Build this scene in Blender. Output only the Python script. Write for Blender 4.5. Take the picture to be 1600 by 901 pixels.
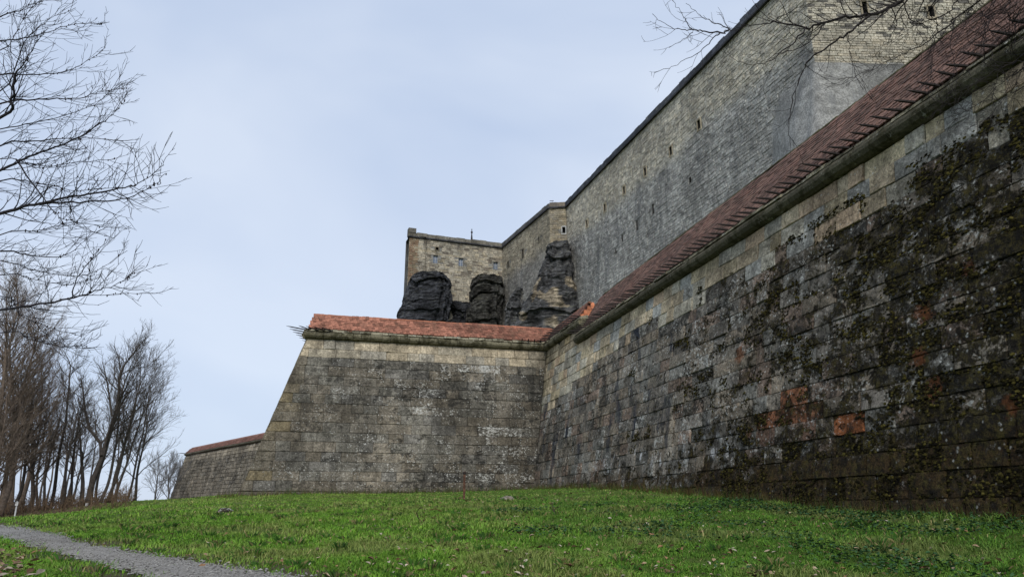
import bpy, math, random
import numpy as np
from math import sin, cos, tan, atan, radians, pi, sqrt
from mathutils import Vector, Matrix, noise as mnoise

# ------------------------------------------------------------------ camera, sky, sun
scn = bpy.context.scene
for o in list(bpy.data.objects):
    bpy.data.objects.remove(o)
COL = scn.collection
FPX, HZ = 1164.0, 800.0                     # focal length and horizon row of the 1600 x 901 photograph
TH = atan((HZ - 450.5) / FPX)               # upward pitch
PHI = radians(14.3)                         # world Y runs along the curtain wall; the camera looks this far to its right
EYE = np.array([0.0, 0.0, 1.6])
cam = bpy.data.cameras.new("camera")
camo = bpy.data.objects.new("camera", cam)
COL.objects.link(camo)
cam.sensor_width = 36.0
cam.lens = 36.0 * FPX / 1600.0
cam.clip_start, cam.clip_end = 0.1, 6000.0
camo.location = EYE
camo.rotation_euler = (pi / 2 + TH, 0, -PHI)
scn.camera = camo

SUN_AZ, SUN_EL = radians(192), radians(40)  # clockwise from +Y: behind the camera, a little to its left
world = bpy.data.worlds.new("World")
scn.world = world
world.use_nodes = True
wt = world.node_tree
wt.nodes.clear()
w_out = wt.nodes.new("ShaderNodeOutputWorld")
w_bg = wt.nodes.new("ShaderNodeBackground")
w_sky = wt.nodes.new("ShaderNodeTexSky")
w_sky.sky_type = 'NISHITA'
w_sky.sun_disc = False
w_sky.sun_elevation = SUN_EL
w_sky.sun_rotation = SUN_AZ
w_tc = wt.nodes.new("ShaderNodeTexCoord")
w_map = wt.nodes.new("ShaderNodeMapping")
w_map.inputs['Scale'].default_value = (1.0, 1.0, 1.9)
w_n = wt.nodes.new("ShaderNodeTexNoise")
w_n.inputs['Scale'].default_value = 1.7
w_n.inputs['Detail'].default_value = 4
w_n.inputs['Roughness'].default_value = 0.45
w_n.inputs['Distortion'].default_value = 0.5
w_r = wt.nodes.new("ShaderNodeValToRGB")
w_r.color_ramp.elements[0].position = 0.30
w_r.color_ramp.elements[0].color = (4.4, 5.5, 7.6, 1)
w_r.color_ramp.elements[1].position = 0.68
w_r.color_ramp.elements[1].color = (6.7, 7.5, 8.9, 1)
w_mix = wt.nodes.new("ShaderNodeMix")
w_mix.data_type = 'RGBA'
w_mix.inputs[0].default_value = 0.86
wt.links.new(w_tc.outputs['Generated'], w_map.inputs[0])
wt.links.new(w_map.outputs[0], w_n.inputs['Vector'])
wt.links.new(w_n.outputs['Fac'], w_r.inputs[0])
wt.links.new(w_sky.outputs[0], w_mix.inputs[6])
wt.links.new(w_r.outputs[0], w_mix.inputs[7])
wt.links.new(w_mix.outputs[2], w_bg.inputs[0])
w_bg.inputs[1].default_value = 0.112
wt.links.new(w_bg.outputs[0], w_out.inputs[0])

sl = bpy.data.lights.new("sun", 'SUN')
sl.energy = 2.3
sl.angle = radians(22)
sl.color = (1.0, 0.965, 0.91)
so = bpy.data.objects.new("sun", sl)
COL.objects.link(so)
sd = Vector((sin(SUN_AZ) * cos(SUN_EL), cos(SUN_AZ) * cos(SUN_EL), sin(SUN_EL)))
so.rotation_euler = (-sd).to_track_quat('-Z', 'Y').to_euler()
so.location = sd * 50

scn.view_settings.view_transform = 'Standard'
scn.view_settings.look = 'None'
scn.view_settings.exposure = 0
scn.view_settings.gamma = 1
scn.cycles.max_bounces = 5
scn.cycles.diffuse_bounces = 3

# ------------------------------------------------------------------ pixel <-> world
def ray(px, py):
    a = (px - 800) / FPX; b = (450.5 - py) / FPX
    y = cos(TH) - b * sin(TH); z = sin(TH) + b * cos(TH)
    return np.array([a * cos(PHI) + y * sin(PHI), -a * sin(PHI) + y * cos(PHI), z])

def on_plane(px, py, n, d):
    r = ray(px, py); n = np.array(n, float)
    return EYE + (d - n @ EYE) / (n @ r) * r

FWD = np.array([sin(PHI), cos(PHI), 0.0])
RGT = np.array([cos(PHI), -sin(PHI), 0.0])

def at_d(px, py, d):                         # the point seen at that pixel, d metres ahead
    return on_plane(px, py, FWD, d)

def proj(P):
    q = np.asarray(P, float) - EYE
    x = q @ RGT; y = q @ FWD; z = q[2]
    d = y * cos(TH) + z * sin(TH)
    if d < 0.05:
        return -9999, -9999, d
    return 800 + FPX * x / d, 450.5 - FPX * (-y * sin(TH) + z * cos(TH)) / d, d

def sstep(a, b, x):
    t = np.clip((x - a) / (b - a), 0, 1)
    return t * t * (3 - 2 * t)

# ------------------------------------------------------------------ mesh helpers
class MB:
    """collects faces with one colour per vertex and links them as one mesh object"""
    def __init__(self):
        self.v, self.f, self.c, self.n = [], [], [], 0
    def add(self, verts, faces, col=(1, 1, 1, 1)):
        verts = np.asarray(verts, float)
        self.v.append(verts)
        o = self.n
        self.f.extend([tuple(i + o for i in f) for f in faces])
        col = np.asarray(col, float)
        if col.ndim == 1:
            col = np.tile(col, (len(verts), 1))
        self.c.append(col)
        self.n += len(verts)
    def mesh(self, name, m, smooth=False):
        me = bpy.data.meshes.new(name)
        v = np.concatenate(self.v)
        me.from_pydata(v.tolist(), [], self.f)
        a = me.attributes.new("Tint", 'FLOAT_COLOR', 'POINT')
        a.data.foreach_set("color", np.concatenate(self.c).astype(np.float32).ravel())
        if smooth:
            me.polygons.foreach_set("use_smooth", [True] * len(me.polygons))
        me.materials.append(m)
        return me
    def build(self, name, m, parent=None, smooth=False):
        return link(name, self.mesh(name, m, smooth), parent)

def link(name, me, parent=None):
    o = bpy.data.objects.new(name, me)
    COL.objects.link(o)
    if parent is not None:
        o.parent = parent
    return o

def tag(o, label=None, cat=None, group=None, kind=None):
    if label: o['label'] = label
    if cat: o['category'] = cat
    if group: o['group'] = group
    if kind: o['kind'] = kind
    return o

def thing(name, label, cat, group=None):
    return tag(bpy.data.objects.new(name, None), label, cat, group) if False else _thing(name, label, cat, group)

def _thing(name, label, cat, group):
    o = bpy.data.objects.new(name, None)
    COL.objects.link(o)
    o.empty_display_size = 0.3
    return tag(o, label, cat, group)

def box(mb, c, ax, ay, az, col=(1, 1, 1, 1)):
    c, ax, ay, az = [np.asarray(k, float) for k in (c, ax, ay, az)]
    v = [c + i * ax + j * ay + k * az for k in (-1, 1) for j in (-1, 1) for i in (-1, 1)]
    mb.add(v, [(0, 2, 3, 1), (4, 5, 7, 6), (0, 1, 5, 4), (2, 6, 7, 3), (0, 4, 6, 2), (1, 3, 7, 5)], col)

def tube(mb, pts, rad, sides=4, col=(1, 1, 1, 1), cap=True):
    pts = np.asarray(pts, float); n = len(pts)
    rad = np.asarray(rad, float)
    t = np.empty_like(pts)
    t[1:-1] = pts[2:] - pts[:-2]; t[0] = pts[1] - pts[0]; t[-1] = pts[-1] - pts[-2]
    t /= np.linalg.norm(t, axis=1)[:, None] + 1e-9
    ref = np.where(np.abs(t[:, 2:3]) > 0.9, np.array([[1.0, 0, 0]]), np.array([[0, 0, 1.0]]))
    a = np.cross(t, ref); a /= np.linalg.norm(a, axis=1)[:, None] + 1e-9
    b = np.cross(t, a)
    ang = np.arange(sides) * 2 * pi / sides
    v = pts[:, None, :] + rad[:, None, None] * (np.cos(ang)[None, :, None] * a[:, None, :] + np.sin(ang)[None, :, None] * b[:, None, :])
    f = []
    for i in range(n - 1):
        for k in range(sides):
            k2 = (k + 1) % sides
            f.append((i * sides + k, i * sides + k2, (i + 1) * sides + k2, (i + 1) * sides + k))
    if cap:
        f.append(tuple(range((n - 1) * sides, n * sides)))
        f.append(tuple(range(sides - 1, -1, -1)))
    mb.add(v.reshape(-1, 3), f, col)

# ------------------------------------------------------------------ material helpers
class NT:
    def __init__(self, name, rough=0.9, spec=0.2):
        self.m = bpy.data.materials.new(name)
        self.m.use_nodes = True
        self.t = self.m.node_tree
        self.b = self.t.nodes['Principled BSDF']
        self.b.inputs['Roughness'].default_value = rough
        self.b.inputs['Specular IOR Level'].default_value = spec
        self._pos = None
    def node(self, ty, **kw):
        n = self.t.nodes.new(ty)
        for k, v in kw.items():
            setattr(n, k, v)
        return n
    def put(self, sock, v):
        if isinstance(v, bpy.types.NodeSocket):
            self.t.links.new(v, sock)
        elif isinstance(v, (tuple, list)) and len(v) == 3 and sock.type == 'RGBA':
            sock.default_value = (*v, 1)
        else:
            sock.default_value = v
    def pos(self, scale=(1, 1, 1)):
        if self._pos is None:
            self._pos = self.node('ShaderNodeNewGeometry').outputs['Position']
        if scale == (1, 1, 1):
            return self._pos
        n = self.node('ShaderNodeVectorMath', operation='MULTIPLY')
        self.put(n.inputs[0], self._pos); n.inputs[1].default_value = scale
        return n.outputs[0]
    def tint(self):
        n = self.node('ShaderNodeAttribute', attribute_name="Tint")
        return n.outputs['Color'], n.outputs['Alpha']
    def noise(self, scale, detail=5, rough=0.55, dist=0.0, stretch=(1, 1, 1)):
        n = self.node('ShaderNodeTexNoise')
        self.put(n.inputs['Vector'], self.pos(stretch))
        n.inputs['Scale'].default_value = scale
        n.inputs['Detail'].default_value = detail
        n.inputs['Roughness'].default_value = rough
        n.inputs['Distortion'].default_value = dist
        return n.outputs['Fac']
    def voro(self, scale, stretch=(1, 1, 1), feature='F1'):
        n = self.node('ShaderNodeTexVoronoi', feature=feature)
        self.put(n.inputs['Vector'], self.pos(stretch))
        n.inputs['Scale'].default_value = scale
        return n.outputs['Distance']
    def rng(self, v, a, b, lo=0.0, hi=1.0, smooth=True):
        n = self.node('ShaderNodeMapRange')
        if smooth:
            n.interpolation_type = 'SMOOTHSTEP'
        self.put(n.inputs[0], v)
        for i, x in enumerate((a, b, lo, hi)):
            self.put(n.inputs[1 + i], x)
        return n.outputs[0]
    def math(self, op, a, b=0.0):
        n = self.node('ShaderNodeMath', operation=op)
        self.put(n.inputs[0], a); self.put(n.inputs[1], b)
        return n.outputs[0]
    def mix(self, fac, a, b, mode='MIX'):
        n = self.node('ShaderNodeMix', data_type='RGBA', blend_type=mode)
        self.put(n.inputs[0], fac); self.put(n.inputs[6], a); self.put(n.inputs[7], b)
        return n.outputs[2]
    def mul(self, col, fac):                  # colour times a number
        n = self.node('ShaderNodeVectorMath', operation='SCALE')
        self.put(n.inputs[0], col); self.put(n.inputs[3], fac)
        return n.outputs[0]
    def xyz(self):
        n = self.node('ShaderNodeSeparateXYZ')
        self.put(n.inputs[0], self.pos())
        return n.outputs
    def bump(self, h, strength=0.6, dist=0.03):
        n = self.node('ShaderNodeBump')
        n.inputs['Strength'].default_value = strength
        n.inputs['Distance'].default_value = dist
        self.put(n.inputs['Height'], h)
        self.t.links.new(n.outputs[0], self.b.inputs['Normal'])
    def out(self, col):
        self.put(self.b.inputs['Base Color'], col)
        return self.m

def plain(name, col, rough=0.8, spec=0.3, var=0.25, scale=6):
    t = NT(name, rough, spec)
    n = t.noise(scale, 5)
    return t.out(t.mul(t.mix(0, (*col, 1), (*col, 1)), t.rng(n, 0.3, 0.7, 1 - var, 1 + var)))

def tinted(name, rough=0.9, spec=0.15, var=0.3, scale=8, bump=0.0):
    t = NT(name, rough, spec)
    c, a = t.tint()
    n = t.noise(scale, 6, 0.6)
    if bump:
        t.bump(n, bump, 0.05)
    return t.out(t.mul(c, t.rng(n, 0.3, 0.7, 1 - var, 1 + var)))

def stone_material(name, mossy):
    """weathered sandstone: tint per stone, dark crust, pale lichen, moss towards the near end of the curtain wall"""
    t = NT(name, 0.92, 0.12)
    c, crust = t.tint()
    x, y, z = t.xyz()
    big = t.noise(0.42, 5, 0.6, 0.6)
    mid = t.noise(2.6, 7, 0.62, 0.4)
    fine = t.noise(13, 8, 0.75)
    grit = t.noise(48, 4, 0.75)
    c = t.mul(c, t.rng(big, 0.3, 0.7, 0.62, 1.3))
    c = t.mul(c, t.rng(mid, 0.3, 0.7, 0.75, 1.25))
    c = t.mul(c, t.rng(fine, 0.3, 0.7, 0.5, 1.5))
    c = t.mul(c, t.rng(grit, 0.3, 0.7, 0.68, 1.32))
    wn = t.node('ShaderNodeTexWhiteNoise', noise_dimensions='3D')
    sc = t.node('ShaderNodeVectorMath', operation='SCALE'); t.put(sc.inputs[0], t.tint()[0]); sc.inputs[3].default_value = 917.0
    t.put(wn.inputs['Vector'], sc.outputs[0])
    rnd = t.math('SUBTRACT', wn.outputs['Value'], 0.5)
    # vertical run-off streaks
    st = t.noise(2.4, 6, 0.65, 0.3, (1, 1, 0.12))
    c = t.mul(c, t.rng(st, 0.35, 0.65, 1.15, 0.72))
    # black crust in ragged blotches, thicker in some regions than in others
    dk = t.noise(3.4, 11, 0.78, 0.5, (1, 1, 1.5))
    dreg = t.noise(0.5, 5, 0.65, 0.8)
    dth = t.math('ADD', t.rng(dreg, 0.35, 0.65, 0.60, 0.46, False), t.math('MULTIPLY', rnd, 0.09))
    cr1 = t.math('MINIMUM', crust, 1.0)
    dkf = t.math('MULTIPLY', t.rng(t.math('SUBTRACT', dk, dth), -0.02, 0.06), cr1)
    c = t.mix(t.math('MULTIPLY', dkf, 0.86), c, (0.024, 0.023, 0.020))
    # pale lichen: flecks everywhere, whole patches on some stones (crust above 1)
    l1 = t.noise(8.0, 11, 0.8, 0.3, (1, 1, 1.5))
    l2 = t.noise(0.7, 5, 0.65, 0.6)
    lth = t.rng(l2, 0.36, 0.64, 0.69, 0.55, False)
    lth = t.math('SUBTRACT', lth, t.rng(crust, 1.0, 2.0, 0.0, 0.10, False))
    lth = t.math('SUBTRACT', lth, t.math('MULTIPLY', rnd, 0.05))
    lf = t.math('MULTIPLY', t.rng(t.math('SUBTRACT', l1, lth), 0.0, 0.022), t.rng(crust, 0.15, 0.7))
    lcol = t.mix(t.rng(fine, 0.3, 0.6), (0.27, 0.265, 0.235), (0.62, 0.61, 0.56))
    c = t.mix(t.math('MULTIPLY', lf, 0.85), c, lcol)
    sp = t.math('MULTIPLY', t.rng(t.math('ADD', t.voro(9), t.math('MULTIPLY', grit, 0.3)), 0.42, 0.30), t.rng(t.noise(1.3, 5, 0.75), 0.47, 0.6))
    c = t.mix(t.math('MULTIPLY', sp, t.math('MULTIPLY', cr1, 0.75)), c, (0.60, 0.60, 0.55))
    h = t.math('ADD', t.math('MULTIPLY', mid, 1.2), t.math('MULTIPLY', fine, 0.5))
    if mossy:
        m1 = t.noise(1.9, 12, 0.80, 0.4, (1, 1, 1.3))
        near = t.rng(y, 25.0, 8.5, 0.0, 1.0, False)
        low = t.rng(z, 3.4, 2.2, 0.0, 0.12, False)
        th = t.math('SUBTRACT', t.math('SUBTRACT', 0.615, t.math('MULTIPLY', near, 0.165)), low)
        th = t.math('ADD', th, t.math('MULTIPLY', rnd, 0.09))
        mf = t.rng(t.math('SUBTRACT', m1, th), -0.005, 0.03)
        mf = t.math('MULTIPLY', mf, t.rng(crust, 0.1, 0.6))
        mcol = t.mix(t.rng(t.noise(5.5, 11, 0.8), 0.44, 0.66), (0.009, 0.007, 0.0045), (0.100, 0.080, 0.020))
        mcol = t.mul(mcol, t.rng(grit, 0.3, 0.7, 0.35, 1.65))
        c = t.mix(t.math('MULTIPLY', mf, 0.92), c, mcol)
        fl = t.math('MULTIPLY', t.rng(t.math('ADD', t.voro(7), t.math('MULTIPLY', grit, 0.35)), 0.41, 0.30), t.rng(t.noise(1.7, 6, 0.8), 0.48, 0.58))
        c = t.mix(t.math('MULTIPLY', t.math('MULTIPLY', fl, near), 0.8), c, (0.62, 0.62, 0.57))
        # rusty damp foot
        ft = t.math('MULTIPLY', t.rng(t.math('ADD', z, t.math('MULTIPLY', t.math('SUBTRACT', mid, 0.5), 1.2)), 3.0, 2.5), t.rng(t.noise(4.0, 8, 0.75), 0.4, 0.6))
        c = t.mix(t.math('MULTIPLY', ft, 0.5), c, t.mul(t.mix(t.rng(fine, 0.35, 0.65), (0.016, 0.010, 0.006), (0.17, 0.10, 0.04)), t.rng(grit, 0.3, 0.7, 0.5, 1.5)))
        # white drips and blue-black run-off near the foot of the far half
        band = t.math('MULTIPLY', t.rng(z, 2.9, 3.1), t.rng(z, 3.75, 3.4))
        band = t.math('MULTIPLY', band, t.math('MULTIPLY', t.rng(y, 15, 19), t.rng(y, 29, 25)))
        dr = t.math('MULTIPLY', band, t.rng(t.noise(3.4, 6, 0.7, 0.2, (1, 1, 0.3)), 0.55, 0.6))
        c = t.mix(t.math('MULTIPLY', dr, 0.8), c, (0.55, 0.55, 0.54))
        bl = t.math('MULTIPLY', t.rng(t.noise(0.9, 6, 0.6, 0.2, (1, 1, 0.35)), 0.57, 0.64), t.rng(y, 17, 21))
        c = t.mix(t.math('MULTIPLY', bl, t.math('MULTIPLY', crust, 0.65)), c, (0.035, 0.038, 0.048))
        h = t.math('ADD', h, t.math('MULTIPLY', mf, t.math('ADD', 0.6, t.math('MULTIPLY', fine, 1.2))))
    if mossy:                                  # iron-red stains
        for py, pz, pr in RED:
            dv = t.node('ShaderNodeVectorMath', operation='DISTANCE')
            t.put(dv.inputs[0], t.pos()); dv.inputs[1].default_value = (batter_x(pz), py, pz)
            q = t.math('SUBTRACT', t.math('ADD', dv.outputs['Value'], t.math('MULTIPLY', t.math('SUBTRACT', dk, 0.5), 0.9)), pr)
            c = t.mix(t.math('MULTIPLY', t.rng(q, 0.08, -0.06), 0.62), c, t.mul(t.mix(fine, (0.11, 0.04, 0.018), (0.30, 0.10, 0.03)), t.rng(grit, 0.3, 0.7, 0.6, 1.3)))
    t.bump(h, 1.0, 0.06)
    return t.out(c)

def batter_x(z):    # outer face of the curtain wall
    return 10.0 + (z - 1.6) / 7.0
def batter_y(z):    # outer face of the bastion flank
    return 35.45 + (z - 1.6) / 8.0
RED = [(16.6, 3.45, 0.12), (10.9, 5.05, 0.20), (10.7, 3.65, 0.18), (11.0, 4.3, 0.15), (9.2, 3.2, 0.12), (9.8, 5.6, 0.10), (17.2, 5.6, 0.2)]
M = {}
M['wall'] = stone_material("weathered_sandstone", False)
M['mossy'] = stone_material("mossy_sandstone", True)
M['joint'] = plain("dark_joint", (0.055, 0.050, 0.040), 1.0, 0.05)
M['iron'] = plain("rusty_iron", (0.020, 0.015, 0.013), 0.7, 0.3, 0.4, 20)
M['moss'] = tinted("moss", 1.0, 0.05, 0.5, 14, 0.6)
M['bark'] = tinted("bark", 0.9, 0.1, 0.35, 9, 0.4)
M['leaf'] = tinted("dead_leaf", 0.8, 0.15, 0.2, 30)
M['blade'] = tinted("grass_blade", 0.7, 0.15, 0.15, 2)
M['wood'] = plain("dark_wood", (0.05, 0.035, 0.025), 0.9, 0.1)
M['glass'] = plain("window_glass", (0.16, 0.19, 0.24), 0.15, 0.5, 0.1)
M['frame'] = plain("window_frame_paint", (0.55, 0.56, 0.56), 0.6, 0.3, 0.1)
M['black'] = plain("dark_opening", (0.012, 0.012, 0.014), 0.9, 0.1)

def cornice_material():
    t = NT("cornice_sandstone", 0.92, 0.1)
    c, a = t.tint()
    n = t.noise(2.4, 8, 0.68, 0.4); f = t.noise(20, 6, 0.7)
    c = t.mul(c, t.rng(f, 0.3, 0.7, 0.65, 1.3))
    c = t.mix(t.math('MULTIPLY', t.rng(n, 0.47, 0.58), 0.8), c, t.mix(f, (0.018, 0.016, 0.010), (0.06, 0.055, 0.025)))
    l = t.noise(5, 9, 0.75)
    c = t.mix(t.math('MULTIPLY', t.rng(l, 0.6, 0.63), t.rng(a, 0.0, 1.0, 0.2, 0.9)), c, (0.55, 0.54, 0.47))
    t.bump(t.math('ADD', n, f), 0.7, 0.04)
    return t.out(c)
M['cornice'] = cornice_material()

def tile_material():
    t = NT("roof_tile", 0.85, 0.2)
    c, a = t.tint()
    oi = t.node('ShaderNodeObjectInfo').outputs['Random']
    f = t.noise(25, 5, 0.65); b = t.noise(0.7, 5, 0.6)
    c = t.mul(c, t.rng(oi, 0, 1, 0.55, 1.4, False))
    c = t.mul(c, t.rng(f, 0.3, 0.7, 0.7, 1.25))
    c = t.mul(c, t.rng(b, 0.3, 0.7, 0.8, 1.15))
    m = t.noise(2.0, 8, 0.7)
    c = t.mix(t.math('MULTIPLY', t.rng(m, 0.48, 0.66), 0.42), c, (0.052, 0.042, 0.026))
    t.bump(f, 0.5, 0.01)
    return t.out(c)
M['tile'] = tile_material()

def high_wall_material():
    t = NT("high_wall_rubble", 0.93, 0.1)
    c, a = t.tint()
    x, y, z = t.xyz()
    big = t.noise(0.16, 6, 0.62, 0.8); mid = t.noise(1.1, 7, 0.68, 0.3); fine = t.noise(6, 6, 0.7)
    c = t.mul(c, t.rng(big, 0.32, 0.68, 0.74, 1.2))
    c = t.mul(c, t.rng(mid, 0.3, 0.7, 0.72, 1.25))
    c = t.mul(c, t.rng(fine, 0.3, 0.7, 0.62, 1.38))
    st = t.noise(0.6, 6, 0.62, 0.3, (1, 1, 0.16))
    c = t.mix(t.math('MULTIPLY', t.rng(st, 0.5, 0.66), t.math('MULTIPLY', a, 0.55)), c, (0.135, 0.138, 0.142))
    pl = t.noise(0.7, 8, 0.72)
    c = t.mix(t.math('MULTIPLY', t.rng(pl, 0.6, 0.66), 0.35), c, (0.5, 0.47, 0.4))
    t.bump(t.math('ADD', mid, fine), 0.8, 0.12)
    return t.out(c)
M['high'] = high_wall_material()

def rock_material():
    t = NT("sandstone_rock", 0.9, 0.15)
    c, a = t.tint()
    n1 = t.noise(0.35, 7, 0.65, 0.8, (1, 1, 1.6)); n2 = t.noise(1.5, 8, 0.7, 0.4, (1, 1, 2.0)); n3 = t.noise(7, 6, 0.7)
    c = t.mul(c, t.rng(n1, 0.3, 0.7, 0.5, 1.6))
    c = t.mul(c, t.rng(n2, 0.3, 0.7, 0.55, 1.5))
    c = t.mul(c, t.rng(n3, 0.3, 0.7, 0.75, 1.25))
    g = t.node('ShaderNodeNewGeometry').outputs['Normal']
    s = t.node('ShaderNodeSeparateXYZ'); t.put(s.inputs[0], g)
    up = t.math('MULTIPLY', t.rng(s.outputs[2], 0.25, 0.7), t.rng(n2, 0.4, 0.6))
    c = t.mix(t.math('MULTIPLY', up, 0.6), c, (0.075, 0.075, 0.04))
    st = t.noise(1.0, 5, 0.6, 0.2, (1, 1, 0.1))
    c = t.mul(c, t.rng(st, 0.4, 0.6, 0.75, 1.2))
    be = t.noise(1.0, 7, 0.65, 0.4, (0.35, 0.35, 3.2))
    c = t.mul(c, t.rng(be, 0.36, 0.62, 0.45, 1.35))
    t.bump(t.math('ADD', t.math('ADD', n2, t.math('MULTIPLY', n3, 0.6)), be), 1.0, 0.35)
    return t.out(c)
M['rock'] = rock_material()

# ------------------------------------------------------------------ terrain
CP = [(0, 0, 0.0), (-8, -2, -0.1), (6, -3, 0.1), (0, -14, -0.5), (-16, 2, 0.15), (9.9, 0, 1.25), (9.9, -12, 1.0),
      (10, 9.1, 1.53), (10, 13.4, 1.60), (10.05, 19.5, 2.07), (10.1, 27.0, 2.45), (10.15, 35.4, 2.62),
      (3.0, 35.5, 2.38), (-3.3, 35.5, 2.27), (-5.5, 42, 2.40)]
for px, py, d in [(60, 901, 8.0), (400, 901, 8.3), (800, 901, 8.3), (1200, 901, 8.6), (1590, 890, 9.0),
                  (30, 821.5, 30), (0, 842, 17), (200, 862, 12.5), (178, 784, 46), (60, 815, 38), (110, 800, 60),
                  (20, 806, 55), (-150, 815, 50), (-250, 850, 14), (-300, 830, 26), (268, 781, 52), (330, 779, 45)]:
    P = at_d(px, py, d); CP.append(tuple(P))
CP += [(0.5, 22, 1.68), (-3, 16, 1.30), (4, 27, 2.05), (6, 17, 1.72), (-6.5, 28, 1.72), (20, 60, 2.4), (-40, 90, 1.7), (-10, 95, 2.0),
       (-70, 40, 1.5), (-30, 70, 1.9)]
CP = np.array(CP)
def _tps(r):
    return np.where(r > 1e-9, r * r * np.log(np.maximum(r, 1e-9)), 0.0)
_n = len(CP)
_A = np.zeros((_n + 3, _n + 3))
_A[:_n, :_n] = _tps(np.linalg.norm(CP[:, None, :2] - CP[None, :, :2], axis=2)) + np.eye(_n) * 8.0
_A[:_n, _n] = 1; _A[:_n, _n + 1:] = CP[:, :2]
_A[_n:, :_n] = _A[:_n, _n:].T
_w = np.linalg.solve(_A, np.concatenate([CP[:, 2], [0, 0, 0]]))
def gz(x, y):
    x = np.asarray(x, float); y = np.asarray(y, float)
    r = np.sqrt((x[..., None] - CP[:, 0]) ** 2 + (y[..., None] - CP[:, 1]) ** 2)
    z = _tps(r) @ _w[:_n] + _w[_n] + x * _w[_n + 1] + y * _w[_n + 2]
    z = np.clip(z, -1.0, 3.2)
    far = sstep(60, 110, np.hypot(x + 5, y - 25))
    z = z * (1 - far) + 1.35 * far
    # small hummocks
    z = z + (1 - far) * (0.02 * np.sin(x * 1.9 + 1.3 * np.sin(y * 0.7)) * np.sin(y * 1.6 + x * 0.5) + 0.012 * np.sin(x * 4.1 + 2) * np.sin(y * 3.7 + 0.8 * x))
    return z
def gz1(x, y):
    return float(gz(np.array([x]), np.array([y]))[0])

def on_ground(px, py):
    r = ray(px, py); t0 = 2.0
    t = np.linspace(2.0, 120.0, 1200)
    P = EYE + t[:, None] * r
    below = np.nonzero(P[:, 2] < gz(P[:, 0], P[:, 1]))[0]
    i = below[0] if len(below) else len(t) - 1
    return P[max(i, 0)]

PATH_FAR = [(-140, 812), (-60, 815), (0, 820), (28, 822), (60, 829), (110, 843), (180, 857), (260, 872), (340, 885), (420, 896), (500, 910), (640, 935)]
PATH_NEAR = [(-260, 826), (-120, 834), (-40, 838), (0, 843), (30, 850), (60, 857), (115, 872), (165, 886), (215, 900), (265, 918), (320, 940), (420, 985)]
pf = np.array([on_ground(*p) for p in PATH_FAR]); pn = np.array([on_ground(*p) for p in PATH_NEAR])
def resample(P, n):
    s = np.concatenate([[0], np.cumsum(np.linalg.norm(np.diff(P[:, :2], axis=0), axis=1))])
    t = np.linspace(0, s[-1], n)
    return np.stack([np.interp(t, s, P[:, k]) for k in range(3)], axis=1)
def match(P, n):                             # parameter by vertex index so that both edges pair up
    t = np.linspace(0, len(P) - 1, n)
    return np.stack([np.interp(t, np.arange(len(P)), P[:, k]) for k in range(3)], axis=1)
NP = 160
pfr, pnr = match(pf, NP), match(pn, NP)
pmid = (pfr + pnr) / 2; phw = np.linalg.norm(pfr[:, :2] - pnr[:, :2], axis=1) / 2
_pd = np.gradient(pmid[:, :2], axis=0); _pd /= np.linalg.norm(_pd, axis=1)[:, None]
_pnm = np.stack([-_pd[:, 1], _pd[:, 0]], axis=1)
pw = np.abs(np.sum((pfr[:, :2] - pnr[:, :2]) * _pnm, axis=1)) / 2    # true half width
def path_dist(x, y):
    """signed distance to the path edge, negative on the path"""
    d = np.hypot(np.asarray(x)[..., None] - pmid[:, 0], np.asarray(y)[..., None] - pmid[:, 1])
    i = d.argmin(axis=-1)
    return np.take_along_axis(d, i[..., None], -1)[..., 0] - pw[i]

def ground_material():
    t = NT("lawn_soil", 0.95, 0.1)
    n1 = t.noise(0.55, 6, 0.65, 0.4); n2 = t.noise(3.2, 7, 0.7, 0.3); n3 = t.noise(26, 5, 0.7)
    g = t.mix(n3, (0.040, 0.075, 0.012), (0.115, 0.165, 0.030))
    dry = t.mix(n3, (0.12, 0.10, 0.045), (0.22, 0.19, 0.085))
    c = t.mix(t.math('MULTIPLY', t.rng(n1, 0.5, 0.66), 0.35), g, dry)
    c = t.mix(t.math('MULTIPLY', t.rng(n2, 0.56, 0.68), 0.5), c, (0.06, 0.045, 0.03))
    at, _a = t.tint()
    sp = t.node('ShaderNodeSeparateColor'); t.put(sp.inputs[0], at)
    sm = t.rng(t.math('SUBTRACT', sp.outputs[0], n2), -0.1, 0.25)
    c = t.mix(t.math('MULTIPLY', sm, 0.85), c, t.mix(n3, (0.045, 0.033, 0.022), (0.12, 0.095, 0.068)))
    wm = t.rng(t.math('ADD', sp.outputs[1], t.math('MULTIPLY', t.math('SUBTRACT', n1, 0.5), 0.8)), 0.3, 0.7)
    c = t.mix(wm, c, t.mix(n2, (0.075, 0.052, 0.032), (0.20, 0.15, 0.085)))
    t.bump(t.math('ADD', n2, n3), 0.8, 0.05)
    return t.out(c)
M['ground'] = ground_material()

def path_material():
    t = NT("gravel_path", 0.95, 0.1)
    n1 = t.noise(1.1, 5, 0.6); n2 = t.noise(11, 6, 0.7); n3 = t.noise(55, 4, 0.75)
    c = t.mix(n2, (0.21, 0.195, 0.175), (0.38, 0.36, 0.33))
    c = t.mul(c, t.rng(n3, 0.3, 0.7, 0.6, 1.35))
    c = t.mix(t.math('MULTIPLY', t.rng(n1, 0.5, 0.7), 0.4), c, (0.13, 0.115, 0.09))
    t.bump(t.math('ADD', n2, n3), 0.8, 0.03)
    return t.out(c)
M['path'] = path_material()

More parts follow.
